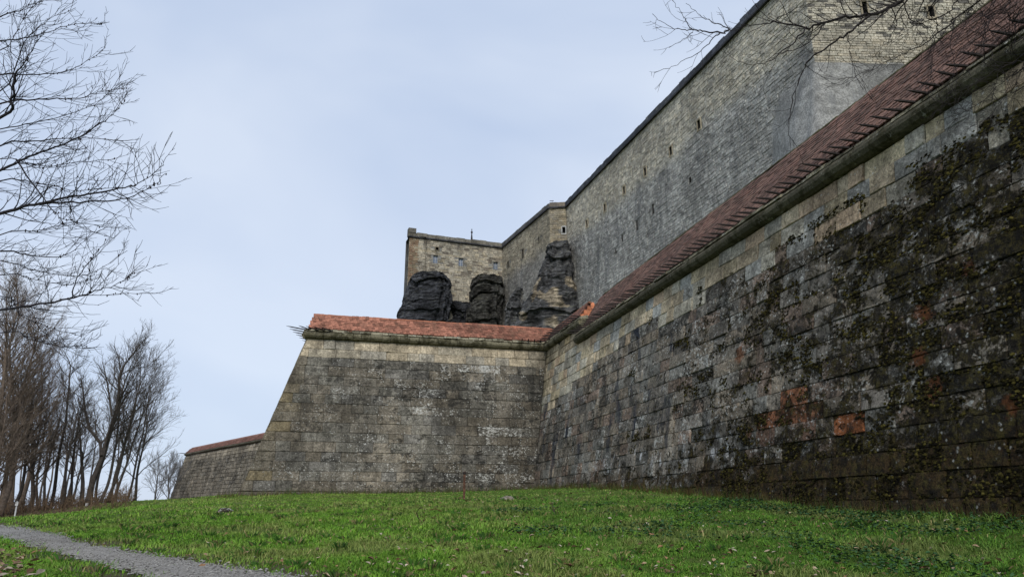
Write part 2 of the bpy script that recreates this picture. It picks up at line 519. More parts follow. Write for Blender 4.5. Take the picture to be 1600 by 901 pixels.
def build_ground():
    gx = np.concatenate([-np.geomspace(2500, 48, 16), np.arange(-46, 13.01, 0.38), np.geomspace(14.5, 2500, 16)])
    gy = np.concatenate([-np.geomspace(2500, 16, 14), np.arange(-14, 62.01, 0.42), np.geomspace(64, 3000, 18)])
    X, Y = np.meshgrid(gx, gy)
    Z = gz(X.ravel(), Y.ravel())
    nx, ny = len(gx), len(gy)
    me = bpy.data.meshes.new("ground")
    V = np.stack([X.ravel(), Y.ravel(), Z], axis=1)
    F = [(j * nx + i, j * nx + i + 1, (j + 1) * nx + i + 1, (j + 1) * nx + i) for j in range(ny - 1) for i in range(nx - 1)]
    me.from_pydata(V.tolist(), [], F)
    pd = path_dist(V[:, 0], V[:, 1])
    soil = np.clip(1.15 - pd / 0.9, 0, 1) * (pd > -3)
    wood = sstep(-9, -15, V[:, 0]) * sstep(30, 37, V[:, 1]) * (V[:, 1] < 140)
    a = me.attributes.new("Tint", 'FLOAT_COLOR', 'POINT')
    a.data.foreach_set("color", np.stack([soil, wood, soil * 0, soil * 0 + 1], 1).astype(np.float32).ravel())
    me.polygons.foreach_set("use_smooth", [True] * len(F))
    me.materials.append(M['ground'])
    tag(link("ground", me), kind='structure')
    # the gravel path, a sheet with ragged edges
    mb = MB(); rg = random.Random(4)
    V, W = [], 9
    for i in range(NP):
        j0 = 0.10 * mnoise.noise(Vector((i * 0.45, 3.1, 0))); j1 = 0.10 * mnoise.noise(Vector((i * 0.45, 9.7, 0)))
        for k in range(W):
            f = k / (W - 1)
            s = (-1 - j0 / pw[i]) * (1 - f) + (1 + j1 / pw[i]) * f
            # move along the paired edges
            p = pmid[i] + (pfr[i] - pnr[i]) / 2 * s
            crown = 0.035 * (1 - (2 * f - 1) ** 2)
            V.append((p[0], p[1], gz1(p[0], p[1]) + 0.012 + crown))
    F = [(i * W + k, i * W + k + 1, (i + 1) * W + k + 1, (i + 1) * W + k) for i in range(NP - 1) for k in range(W - 1)]
    mb.add(V, F)
    tag(mb.build("path", M['path'], smooth=True), kind='structure')
build_ground()

# ------------------------------------------------------------------ stones
def stone_geo(q, N, rng, proud=0.0, chamfer=0.014, back=0.10, rough=0.014):
    """q: four corners bl, br, tr, tl on the wall face; 28 triangles"""
    q = np.asarray(q, float); N = np.asarray(N, float)
    c = q.mean(axis=0)
    bk = q - N * back
    rim = q + N * (proud - chamfer)
    fr = []
    for i in range(4):
        a, b = q[i], q[(i + 1) % 4]
        la = c - a; la = la / (np.linalg.norm(la) + 1e-9)
        fr.append(a + la * chamfer * rng.uniform(1.0, 2.2) + N * (proud + rng.uniform(-rough, rough)))
        m = (a + b) / 2; lm = c - m; lm = lm / (np.linalg.norm(lm) + 1e-9)
        fr.append(m + lm * chamfer * rng.uniform(0.4, 1.6) + N * (proud + rng.uniform(-rough, rough)))
    ce = c + N * (proud + rng.uniform(-rough, rough * 1.8))
    V = np.concatenate([bk, rim, np.array(fr), ce[None]])
    F = []
    for i in range(4):
        j = (i + 1) % 4
        F.append((i, j, 4 + j, 4 + i))
        F.append((4 + i, 4 + j, 8 + 2 * j, 8 + 2 * i + 1, 8 + 2 * i))
        F.append((8 + 2 * i, 8 + 2 * i + 1, 16))
        F.append((8 + 2 * i + 1, 8 + 2 * j, 16))
    return V, F

def stone_lite(q, N, rng, proud=0.0, chamfer=0.03, depth=0.08, rough=0.02):
    q = np.asarray(q, float); N = np.asarray(N, float)
    c = q.mean(axis=0)
    rim = q - N * depth
    fr = np.array([a + (c - a) / (np.linalg.norm(c - a) + 1e-9) * chamfer * rng.uniform(0.8, 1.8) + N * (proud + rng.uniform(-rough, rough)) for a in q])
    V = np.concatenate([rim, fr])
    return V, [(0, 1, 5, 4), (1, 2, 6, 5), (2, 3, 7, 6), (3, 0, 4, 7), (4, 5, 6, 7)]

def view_area(q):
    p = np.array([proj(k)[:2] for k in q])
    c = p.mean(axis=0)
    if not (-15 < c[0] < 1615 and -15 < c[1] < 915) or np.abs(p).max() > 5000:
        return 0.0
    x, y = p[:, 0], p[:, 1]
    return 0.5 * abs(np.dot(x, np.roll(y, -1)) - np.dot(y, np.roll(x, -1)))

def courses(rng, z0, z1, h, jit):
    """course heights that end exactly on z1"""
    n = max(1, round((z1 - z0) / h))
    hs = np.array([h * (1 + rng.uniform(-jit, jit)) for _ in range(n)])
    hs *= (z1 - z0) / hs.sum()
    return np.concatenate([[z0], z0 + np.cumsum(hs)])

def runs(rng, s0, s1, lo, hi):
    out = [s0]
    while out[-1] < s1 - hi * 0.9:
        out.append(out[-1] + rng.uniform(lo, hi) * (0.75 + 0.5 * rng.random()))
    if s1 - out[-1] < lo * 0.5 and len(out) > 1:
        out.pop()
    out.append(s1)
    return out

def lay(parent, stones, mat, name="stone", limit=300):
    """stones: list of (corners, N, tint, proud). The largest in view become parts, the rest one mesh"""
    order = sorted(range(len(stones)), key=lambda i: -stones[i][4])
    keep = set(i for i in order[:limit] if stones[i][4] > 20)
    rest = MB(); nrest = 0
    rng = random.Random(len(stones))
    for i, (q, N, col, proud, area) in enumerate(stones):
        V, F = stone_geo(q, N, rng, proud)
        if i in keep:
            mb = MB(); mb.add(V, F, col); mb.build(name, mat, parent)
        else:
            rest.add(V, F, col); nrest += 1
    if nrest:
        tag(rest.build(name + "_infill", mat, parent), kind='stuff')

# ------------------------------------------------------------------ the curtain wall on the right
curtain = thing("curtain_wall", "long dark curtain wall covered with moss and lichen, running off to the right edge", "wall")
def curtain_tint(rng, y, z, top):
    t = rng.random()
    clean = 8.85 - z
    lim = 1.0 if y < 26 else 1.0 + (y - 26) * 0.13
    if clean < lim + rng.uniform(-0.1, 0.35):
        base = rng.choice([(0.47, 0.39, 0.255), (0.42, 0.385, 0.305), (0.50, 0.41, 0.28), (0.38, 0.37, 0.33), (0.48, 0.36, 0.24), (0.44, 0.40, 0.31)])
        k = rng.uniform(0.85, 1.12)
        return (base[0] * k, base[1] * k, base[2] * k, 0.08 + 0.18 * (clean > 0.6))
    base = rng.choice([(0.205, 0.176, 0.138), (0.19, 0.167, 0.138), (0.215, 0.177, 0.132), (0.165, 0.148, 0.123), (0.205, 0.152, 0.115), (0.19, 0.178, 0.153)])
    k = rng.uniform(0.82, 1.2) * (1.0 - 0.25 * float(sstep(16, 8, y)))
    return (base[0] * k, base[1] * k, base[2] * k, 1.0 + 0.8 * rng.random() ** 4)

def build_curtain():
    rng = random.Random(11)
    ztop = 8.87
    zs = courses(rng, 1.0, ztop, 0.425, 0.08)
    nx = np.array([-1.0, 0, 1 / 7.0]); nx /= np.linalg.norm(nx)
    stones = []
    for k in range(len(zs) - 1):
        z0, z1 = zs[k], zs[k + 1]
        off = rng.uniform(0, 0.9)
        ys = runs(rng, -9.0 - off, batter_y((z0 + z1) / 2) - 0.02, 0.42, 1.05)
        for a, b in zip(ys[:-1], ys[1:]):
            g = 0.005
            if gz1(9.8, (a + b) / 2) > z1 + 0.05:
                continue
            e0 = a + g; e1 = b - g
            yb = e1 if b != ys[-1] else batter_y(z0) - 0.01
            yt = e1 if b != ys[-1] else batter_y(z1) - 0.01
            q = [(batter_x(z0 + g), yb, z0 + g), (batter_x(z0 + g), e0, z0 + g), (batter_x(z1 - g), e0, z1 - g), (batter_x(z1 - g), yt, z1 - g)]
            col = curtain_tint(rng, (a + b) / 2, (z0 + z1) / 2, ztop)
            stones.append([q, nx, col, rng.uniform(-0.022, 0.022), view_area(q)])
    for ry, rz, wt in [(14.9, 4.05, 1.0), (14.2, 4.05, 0.8), (15.9, 3.62, 1.0), (15.1, 3.62, 0.9), (14.4, 3.6, 0.6), (16.2, 3.2, 0.5), (13.3, 3.2, 0.9), (12.7, 3.2, 0.6)]:
        best = min(stones, key=lambda q: (np.mean(q[0], axis=0)[1] - ry) ** 2 + (np.mean(q[0], axis=0)[2] - rz) ** 2)
        b = np.array(best[2][:3]) * (1 - 0.8 * wt) + np.array([0.27, 0.088, 0.028]) * 0.8 * wt
        best[2] = (*b, 0.95)
    lay(curtain, stones, M['mossy'])
    mb = MB()                                 # the core behind the stones
    r = 0.05
    P = lambda y, z, d=0.0: (batter_x(z) + r + d, y, z)
    v = [P(-9.5, 0.3), P(35.4, 0.3), P(35.4, ztop + 0.35), P(-9.5, ztop + 0.35), (13.2, -9.5, 0.3), (13.2, 35.4, 0.3), (13.2, 35.4, ztop + 0.35), (13.2, -9.5, ztop + 0.35)]
    mb.add(v, [(0, 3, 2, 1), (4, 5, 6, 7), (3, 7, 6, 2), (0, 4, 7, 3), (1, 2, 6, 5)])
    mb.build("core", M['joint'], curtain)

def roll_profile(o, n, z0):
    return [o + n * d + np.array([0, 0, z0 + z]) for d, z in [(-0.12, 0.0), (0.06, 0.0), (0.17, 0.05), (0.235, 0.14), (0.235, 0.22), (0.18, 0.31), (0.08, 0.35), (-0.12, 0.35)]]

def cornice_run(parent, A, B, n, z0, seg, mat, tint, rng, ledge=True, mitre=(0, 0)):
    """roll-moulded cornice stones from A to B (points on the wall face), outward n; rough ledge stones above"""
    A, B, n = [np.array([*k[:2], 0.0]) for k in (A, B, n)]
    L = np.linalg.norm(B - A); S = (B - A) / L
    s = 0.0
    while s < L - 0.02:
        e = min(L, s + seg * rng.uniform(0.8, 1.25))
        if L - e < seg * 0.4: e = L
        k = rng.uniform(0.75, 1.2); j = rng.uniform(-0.012, 0.012)
        mb = MB()
        m0 = mitre[0] if s == 0 else 0; m1 = mitre[1] if e == L else 0
        pr0 = [p + S * (m0 * max(0.0, (p - (A)) @ n)) for p in roll_profile(A + n * j, n, z0 + j)]
        pr1 = [p + S * (m1 * max(0.0, (p - (A)) @ n)) for p in roll_profile(A + n * j, n, z0 + j)]
        v = [p + S * (s + 0.008) for p in pr0] + [p + S * (e - 0.008) for p in pr1]
        K = 8
        f = [(i, (i + 1) % K, K + (i + 1) % K, K + i) for i in range(K)] + [tuple(range(K - 1, -1, -1)), tuple(range(K, 2 * K))]
        mb.add(v, f, (tint[0] * k, tint[1] * k, tint[2] * k, 0.3))
        mb.build("cornice_stone", mat, parent)
        s = e
    if ledge:
        s = 0.0
        while s < L - 0.05:
            e = min(L, s + rng.uniform(0.3, 0.6) * max(1.0, seg / 0.6))
            if L - e < 0.2: e = L
            k = rng.uniform(0.55, 1.35)
            q = []
            h = rng.uniform(0.09, 0.15); d = rng.uniform(0.12, 0.19)
            v = []
            for ss in (s + 0.012, e - 0.012):
                for dd, zz in [(-0.25, 0.352), (d + 0.02, 0.352), (d, 0.352 + h * 0.6), (d - 0.09, 0.352 + h), (-0.25, 0.352 + h * 1.5)]:
                    v.append(A + S * ss + n * (dd + rng.uniform(-0.015, 0.015)) + np.array([0, 0, z0 + zz + (rng.uniform(-0.012, 0.012) if zz > 0.36 else 0)]))
            K = 5
            f = [(i, (i + 1) % K, K + (i + 1) % K, K + i) for i in range(K)] + [tuple(range(K - 1, -1, -1)), tuple(range(K, 2 * K))]
            mb = MB(); mb.add(v, f, (0.26 * k, 0.235 * k, 0.165 * k, 1.0))
            mb.build("ledge_stone", mat, parent)
            s = e

SPIKE = None
def spike(parent, P, d, length, rng):
    """an iron stake that juts out over the eave; all share one mesh along +X"""
    global SPIKE
    if SPIKE is None:
        mb = MB()
        tube(mb, [(-0.25, 0, 0), (0.0, 0, 0), (0.7, 0, 0), (1.0, 0, 0)], [0.034, 0.034, 0.028, 0.006], 5)
        SPIKE = mb.mesh("iron_spike", M['iron'])
    o = link("iron_spike", SPIKE, parent)
    d = Vector(d).normalized()
    o.rotation_euler = d.to_track_quat('X', 'Z').to_euler()
    o.location = P
    o.scale = (length, 1, 1)
    return o

TILE = None
def tile_mesh():
    """one beaver-tail tile: x across, y up the slope from its rounded lower edge, z out of the roof"""
    global TILE
    if TILE is None:
        w, l, t = 0.080, 0.30, 0.028
        low = [(-w, 0.035), (-w * 0.5, 0.008), (w * 0.5, 0.008), (w, 0.035)]
        out = low + [(w, l), (-w, l)]
        v = [(x, y, 0.0) for x, y in out] + [(x, y, t) for x, y in out]
        K = 6
        f = [tuple(range(K - 1, -1, -1)), tuple(range(K, 2 * K))] + [(i, (i + 1) % K, K + (i + 1) % K, K + i) for i in range(K)]
        TILE = (np.array(v), f)
    return TILE

def roof(parent, E0, E1, up, tint, rng, back, n_parts, width=0.17, expo=0.145, lim0=None, lim1=None, tintvar=0.18):
    """eave E0 -> E1, up = vector from eave to ridge, back = vector from ridge down to the rear foot.
    lim0/lim1: how far the ends slant (metres along the eave per metre of slope)"""
    E0, E1, up, back = [np.array(k, float) for k in (E0, E1, up, back)]
    L = np.linalg.norm(E1 - E0); S = (E1 - E0) / L
    H = np.linalg.norm(up); U = up / H
    N = np.cross(S, U)
    if N[2] < 0: N = -N
    lim0 = lim0 or 0.0; lim1 = lim1 or 0.0
    v = [E0, E1, E1 + up - S * lim1 * H, E0 + up + S * lim0 * H]
    v = v + [v[3] + back, v[2] + back]
    v = [p - N * 0.012 for p in v[:2]] + v[2:]
    mb = MB(); mb.add(v, [(0, 1, 2, 3), (3, 2, 5, 4), (0, 3, 4), (1, 5, 2), (0, 4, 5, 1)], (*tint, 1))
    deck = mb.build("roof", M['tile'], parent)
    TV, TF = tile_mesh()
    rows = int((H - 0.04) / expo)
    cand = []
    for r in range(rows):
        a = r * expo
        s0 = lim0 * a + (width / 2 if r % 2 else 0) + width / 2
        s1 = L - lim1 * a - width / 2
        for k in range(int((s1 - s0) / width) + 1):
            s = s0 + k * width
            P = E0 + S * (s + rng.uniform(-0.007, 0.007)) + U * (a + rng.uniform(-0.018, 0.018)) + N * (0.006 + rng.uniform(0, 0.014)) + np.array([0, 0, 0.016 * sin(s * 0.9) + 0.012 * sin(s * 2.3 + 1)])
            px, py, d = proj(P)
            vis = (1.0 / d) if (-10 < px < 1610 and -10 < py < 910 and d > 0) else 0.0
            cand.append((vis, P, rng.random()))
    cand.sort(key=lambda c: -c[0])
    tilt = 0.075
    Ut = U * cos(tilt) - N * sin(tilt); Nt = N * cos(tilt) + U * sin(tilt)
    R = np.stack([S, Ut, np.cross(S, Ut) if np.cross(S, Ut) @ Nt > 0 else -np.cross(S, Ut)], axis=1)
    flip = np.cross(S, Ut) @ Nt < 0
    mb0 = MB(); mb0.add(TV, TF, (*tint, 1)); tme = None
    rest = MB(); nr = 0
    lift = N * (0.30 * sin(tilt))
    for i, (vis, P, q) in enumerate(cand):
        if i < n_parts and vis > 0:
            if tme is None:
                tme = mb0.mesh("tile", M['tile'])
            o = link("tile", tme, deck)
            Mx = Matrix(((R[0][0], R[0][1], R[0][2], (P + lift)[0]), (R[1][0], R[1][1], R[1][2], (P + lift)[1]), (R[2][0], R[2][1], R[2][2], (P + lift)[2]), (0, 0, 0, 1)))
            if flip:
                Mx = Matrix(((-R[0][0], R[0][1], R[0][2], (P + lift)[0]), (-R[1][0], R[1][1], R[1][2], (P + lift)[1]), (-R[2][0], R[2][1], R[2][2], (P + lift)[2]), (0, 0, 0, 1)))
            o.matrix_world = Mx
        else:
            k = 1 + tintvar * (q * 2 - 1) * 1.4
            g = 1 + 0.12 * ((q * 7.31) % 1 - 0.5)
            V = (R @ TV.T).T + P + lift
            rest.add(V, TF, (tint[0] * k, tint[1] * k * g, tint[2] * k * g, 1)); nr += 1
    if nr:
        tag(rest.build("tile_infill", M['tile'], deck), kind='stuff')
    return deck

def ridge_caps(parent, A, B, tint, rng, seg=0.36, r=0.11, mat='tile'):
    A, B = np.array(A, float), np.array(B, float)
    L = np.linalg.norm(B - A); S = (B - A) / L
    n = int(L / seg)
    side = np.cross(S, (0, 0, 1.0)); side /= np.linalg.norm(side)
    mb = MB()
    for i in range(n):
        a, b = A + S * (i * seg), A + S * (i * seg + seg * 1.04)
        k = rng.uniform(0.75, 1.2); j = rng.uniform(-0.008, 0.008)
        v = []
        for p, rr in ((a, r), (b, r * 0.88)):
            for t in range(6):
                an = pi * t / 5
                v.append(p + side * (cos(an) * rr) + np.array([0, 0, sin(an) * rr * 0.8 - 0.05 + j]))
        f = [(t, t + 1, 7 + t, 6 + t) for t in range(5)] + [tuple(range(5, -1, -1)), tuple(range(6, 12))]
        mb.add(v, f, (tint[0] * k, tint[1] * k, tint[2] * k, 1))
    tag(mb.build("ridge_tile_row", M[mat], parent), kind='stuff')

build_curtain()
def finish_curtain():
    rng = random.Random(21)
    xw = batter_x(8.87)
    cornice_run(curtain, (xw, -9.0), (xw, 31.2), (-1, 0), 8.87, 1.25, M['cornice'], (0.105, 0.094, 0.064), rng)
    y = -1.0
    while y < 31.3:
        spike(curtain, (10.95, y + rng.uniform(-0.03, 0.03), 9.36 + rng.uniform(-0.01, 0.01)), (-1, rng.uniform(-0.05, 0.05), rng.uniform(-0.08, 0.03)), rng.uniform(0.47, 0.54), rng)
        y += 0.325
    rt = (0.150, 0.084, 0.062)
    deck = roof(curtain, (10.97, -9.0, 9.40), (10.97, 31.3, 9.30), (1.33, 0, 1.93), rt, rng, (1.0, 0, -1.9), 300, tintvar=0.32)
    ridge_caps(deck, (12.30, -9.0, 11.33), (12.30, 31.3, 11.23), (0.070, 0.062, 0.026), rng)
finish_curtain()

# ------------------------------------------------------------------ the bastion with the tall flank
bastion = thing("bastion", "tall grey bastion with orange tiled coping and a sloping left corner, standing behind the lawn", "bastion")
def edge_x(z):       # the left corner of the flank leans inwards
    return -3.3 + (z - 2.27) * (2.35 / 7.33)
BACK_Y, BACK_X = 52.0, 1.5
def build_bastion():
    rng = random.Random(31)
    ztop = 9.62
    zs = courses(rng, 1.2, ztop, 0.455, 0.06)
    n = np.array([0, -1.0, 1 / 8.0]); n /= np.linalg.norm(n)
    stones = []
    for k in range(len(zs) - 1):
        z0, z1 = zs[k], zs[k + 1]
        x0, x1 = edge_x(z0), batter_x((z0 + z1) / 2)
        xs = runs(rng, x0, x1, 0.55, 1.3)
        for i, (a, b) in enumerate(zip(xs[:-1], xs[1:])):
            if gz1((a + b) / 2, 35.3) > z1 + 0.05: continue
            g = 0.005
            at = edge_x(z1) if i == 0 else a
            br = batter_x(z0) if i == len(xs) - 2 else b
            tr = batter_x(z1) if i == len(xs) - 2 else b
            q = [(a + g, batter_y(z0), z0 + g), (br - g, batter_y(z0), z0 + g), (tr - g, batter_y(z1), z1 - g), (at + g, batter_y(z1), z1 - g)]
            xm, zm = (a + b) / 2, (z0 + z1) / 2
            clean = ztop - zm
            if clean < 0.75 + rng.uniform(0, 0.35):
                base = rng.choice([(0.42, 0.35, 0.245), (0.39, 0.34, 0.255), (0.44, 0.37, 0.265), (0.36, 0.325, 0.26)])
                cr = 0.18
            elif i == 0:
                base = rng.choice([(0.22, 0.185, 0.13), (0.19, 0.165, 0.125), (0.24, 0.195, 0.12)]); cr = 0.35
            else:
                base = rng.choice([(0.20, 0.178, 0.142), (0.185, 0.17, 0.14), (0.215, 0.187, 0.145), (0.195, 0.168, 0.128), (0.18, 0.168, 0.145), (0.205, 0.19, 0.157)])
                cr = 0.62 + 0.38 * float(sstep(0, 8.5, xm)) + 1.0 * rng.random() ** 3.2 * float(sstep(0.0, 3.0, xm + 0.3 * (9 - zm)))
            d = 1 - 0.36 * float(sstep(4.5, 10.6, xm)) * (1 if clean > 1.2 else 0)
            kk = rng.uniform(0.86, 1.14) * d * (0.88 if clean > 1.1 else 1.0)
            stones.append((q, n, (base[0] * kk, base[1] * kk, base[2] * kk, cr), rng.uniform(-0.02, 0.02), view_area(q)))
    # short length of the curtain above the lower cornice, between the inner corner and the step
    nx = np.array([-1.0, 0, 1 / 7.0]); nx /= np.linalg.norm(nx)
    zs2 = courses(rng, 8.88, ztop, 0.37, 0.02)
    for k in range(len(zs2) - 1):
        z0, z1 = zs2[k], zs2[k + 1]
        ys = runs(rng, 31.0, batter_y((z0 + z1) / 2) - 0.02, 0.5, 1.1)
        for a, b in zip(ys[:-1], ys[1:]):
            g = 0.008; base = rng.choice([(0.38, 0.29, 0.16), (0.36, 0.30, 0.20), (0.33, 0.27, 0.18)])
            q = [(batter_x(z0) - 0.005, b - g, z0 + g), (batter_x(z0) - 0.005, a + g, z0 + g), (batter_x(z1) - 0.005, a + g, z1 - g), (batter_x(z1) - 0.005, b - g, z1 - g)]
            stones.append((q, nx, (*base, 0.1), rng.uniform(-0.01, 0.01), view_area(q)))
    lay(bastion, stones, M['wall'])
    mb = MB()
    r = 0.05; zt = ztop + 0.3
    def ring(z, dz=0):
        return [(edge_x(z) + r * 0.6, batter_y(z) + r, z), (batter_x(z) + 0.06, batter_y(z) + r, z), (batter_x(z) + 3.0, BACK_Y, z), (edge_x(z) + BACK_X + 2.0, BACK_Y, z)]
    v = ring(0.3) + ring(zt)
    mb.add(v, [(0, 1, 5, 4), (1, 2, 6, 5), (2, 3, 7, 6), (3, 0, 4, 7), (4, 5, 6, 7)])
    # the step block: fills the wall head between the two cornice heights
    xw = batter_x(8.9)
    mb.add([(xw + 0.05, 31.02, 8.86), (xw + 0.05, 36.6, 8.86), (13.2, 36.6, 8.86), (13.2, 31.02, 8.86),
            (xw + 0.12, 31.02, zt), (xw + 0.12, 36.6, zt), (13.2, 36.6, zt), (13.2, 31.02, zt)],
           [(0, 4, 5, 1), (1, 5, 6, 2), (2, 6, 7, 3), (3, 7, 4, 0), (4, 7, 6, 5)])
    mb.build("core", M['joint'], bastion)
    # stones on the hidden left face, seen only from further left
    mb2 = MB()
    for k in range(len(zs) - 1):
        z0, z1 = zs[k], zs[k + 1]
        A0 = np.array([edge_x(z0), batter_y(z0), z0]); B0 = np.array([edge_x(z0) + BACK_X + 2, BACK_Y, z0])
        A1 = np.array([edge_x(z1), batter_y(z1), z1]); B1 = np.array([edge_x(z1) + BACK_X + 2, BACK_Y, z1])
        D = (B0 - A0) / np.linalg.norm(B0 - A0); N = np.array([-D[1], D[0], 0.3]); N /= np.linalg.norm(N)
        ts = runs(rng, 0, 1, 0.04, 0.08)
        for a, b in zip(ts[:-1], ts[1:]):
            kk = rng.uniform(0.8, 1.2)
            q = [A0 + (B0 - A0) * b, A0 + (B0 - A0) * a, A1 + (B1 - A1) * a, A1 + (B1 - A1) * b]
            V, F = stone_lite(q, N, rng, 0.0, 0.015, 0.05, 0.01)
            mb2.add(V, F, (0.19 * kk, 0.17 * kk, 0.13 * kk, 0.5))
    tag(mb2.build("stone_infill", M['wall'], bastion), kind='stuff')

    yw, xl, xr = batter_y(ztop), edge_x(ztop), batter_x(ztop)
    ct = (0.15, 0.135, 0.088)
    cornice_run(bastion, (xl - 0.02, yw), (xr, yw), (0, -1), ztop, 0.46, M['cornice'], ct, rng, mitre=(-0.45, -1))
    cornice_run(bastion, (xr, yw), (xr, 30.75), (-1, 0), ztop, 0.8, M['cornice'], ct, rng, mitre=(1, 0))
    hd = np.array([BACK_X + 2.0, BACK_Y - yw]); hd = hd / np.linalg.norm(hd); hn = np.array([-hd[1], hd[0]])
    cornice_run(bastion, (xl + hd[0] * 12, yw + hd[1] * 12), (xl, yw), (hn[0], hn[1]), ztop, 1.0, M['cornice'], ct, rng)
    # roofs: flank, return above the curtain, hidden left side
    ot = (0.31, 0.135, 0.088)
    d1 = roof(bastion, (xl + 0.05, yw - 0.05, ztop + 0.46), (xr - 0.1, yw - 0.05, ztop + 0.46), (0, 0.72, 0.92), ot, rng, (0, 1.2, -1.2), 300, lim0=0.22, lim1=-0.6, tintvar=0.25)
    ridge_caps(d1, (xl + 0.33, yw + 0.67, ztop + 1.38), (xr + 0.6, yw + 0.67, ztop + 1.38), (0.33, 0.13, 0.075), rng)
    rt = (0.19, 0.088, 0.062)
    d2 = roof(bastion, (xr - 0.06, 31.1, ztop + 0.46), (xr - 0.06, yw - 0.1, ztop + 0.46), (0.72, 0, 0.92), rt, rng, (0.9, 0, -1.2), 120, lim0=0.55, lim1=-0.6)
    d3 = roof(bastion, (xr - 0.02, 31.05, ztop + 0.40), (xr + 0.9, 31.05, ztop + 0.40), (0.3, 0.62, 0.95), (0.42, 0.15, 0.07), rng, (0.2, 0.6, -0.6), 40, lim0=0.55, lim1=0.35)
    ridge_caps(d2, (xr + 0.66, 31.6, ztop + 1.38), (xr + 0.66, yw + 0.67, ztop + 1.38), (0.25, 0.12, 0.07), rng)
    # spikes
    y = 30.9
    while y < yw - 0.2:
        spike(bastion, (xr - 0.08, y, ztop + 0.47), (-1, 0, rng.uniform(-0.05, 0.05)), rng.uniform(0.5, 0.58), rng)
        y += 0.325
    x = xr - 0.35
    while x > 9.6:
        spike(bastion, (x, yw - 0.1, ztop + 0.46), (-0.25, -1, 0.02), 0.55, rng); x -= 0.33
    for i in range(7):
        p = np.array([xl, yw]) + hd * (0.62 * i - 0.15)
        spike(bastion, (p[0] - 0.15, p[1], ztop + 0.42), (-1, -0.20, 0.10), 0.80, rng)
    for i in range(4):
        spike(bastion, (xl + 0.1 + 0.33 * i, yw - 0.2, ztop + 0.42), (-0.85, -0.6, 0.12), 0.6, rng)
    # end block of the step
    mb = MB()
    box(mb, (xr + 0.42, 31.0, ztop + 0.17), (0.45, 0, 0), (0, 0.16, 0), (0, 0, 0.26), (0.36, 0.32, 0.24, 0.3))
    box(mb, (xr + 0.50, 31.0, ztop - 0.42), (0.42, 0, 0), (0, 0.12, 0), (0, 0, 0.32), (0.34, 0.30, 0.22, 0.3))
    mb.build("end_block", M['wall'], bastion)
build_bastion()

# ------------------------------------------------------------------ the far bastion beyond the crest
far_b = thing("far_bastion", "small distant dark bastion wall with red coping beyond the crest of the lawn", "bastion")
def build_far():
    rng = random.Random(41)
    A = np.array([-18.85, 120.4]); B = np.array([-2.0, 83.9])      # along the top edge
    L = np.linalg.norm(B - A); S = (B - A) / L; n = np.array([S[1], -S[0]])
    if n @ (-A) < 0: n = -n
    zt, zb, bt = 9.55, 0.8, 1 / 6.0
    zs = courses(rng, zb, zt, 0.46, 0.06)
    N3 = np.array([n[0], n[1], bt]); N3 /= np.linalg.norm(N3)
    P = lambda s, z: np.array([*(A + S * s + n * (zt - z) * bt), z])
    le = lambda z: -(zt - z) * 0.30
    mb = MB()
    for k in range(len(zs) - 1):
        z0, z1 = zs[k], zs[k + 1]
        ss = runs(rng, le(z0), L, 0.6, 1.2)
        for i, (a, b) in enumerate(zip(ss[:-1], ss[1:])):
            at = le(z1) if i == 0 else a
            kk = rng.uniform(0.75, 1.25) * (1.5 if zt - z1 < 0.7 else 1.0)
            q = [P(a + .01, z0 + .01), P(b - .01, z0 + .01), P(b - .01, z1 - .01), P(at + .01, z1 - .01)]
            V, F = stone_lite(q, N3, rng, rng.uniform(-0.03, 0.03), 0.03, 0.07)
            mb.add(V, F, (0.19 * kk, 0.165 * kk, 0.125 * kk, 0.85 if zt - z1 > 0.7 else 0.2))
    tag(mb.build("stone_infill", M['wall'], far_b), kind='stuff')
    mb = MB()
    q = lambda s, z, d: tuple(np.array([*(A + S * s + n * ((zt - z) * bt + d)), z]))
    v = [q(le(zb) + .05, zb, -.05), q(L, zb, -.05), q(L, zt + .3, -.05), q(le(zt) + .05, zt + .3, -.05),
         q(le(zb) + 3, zb, -8), q(L, zb, -8), q(L, zt + .3, -8), q(3, zt + .3, -8)]
    mb.add(v, [(0, 1, 2, 3), (4, 7, 6, 5), (0, 3, 7, 4), (3, 2, 6, 7), (1, 5, 6, 2)])
    mb.build("core", M['joint'], far_b)
    cornice_run(far_b, A, B, n, zt, 2.2, M['cornice'], (0.10, 0.09, 0.065), rng, ledge=False)
    e0 = np.array([*(A + n * 0.1), zt + 0.36]); e1 = np.array([*(B + n * 0.1), zt + 0.36])
    up = np.array([-n[0] * 0.75, -n[1] * 0.75, 0.85])
    roof(far_b, e0, e1, up, (0.165, 0.085, 0.065), rng, (-n[0] * 0.9, -n[1] * 0.9, -1.0), 0, width=0.34, expo=0.28, lim0=0.4)
    for i in range(4):
        p = A + S * (0.2 * i)
        spike(far_b, (p[0] - 0.1, p[1], zt + 0.32), (-1, -0.2, 0.05), 0.9, rng)
build_far()

# ------------------------------------------------------------------ the fortress on the rock
HT = 49.37
FA, FB, FC, FD, FE = np.array([13.0, 124.7]), np.array([30.4, 126.4]), np.array([33.3, 106.2]), np.array([35.8, 105.2]), np.array([39.0, 47.6])
FR = FE + RGT[:2] * 24 + FWD[:2] * 1.0

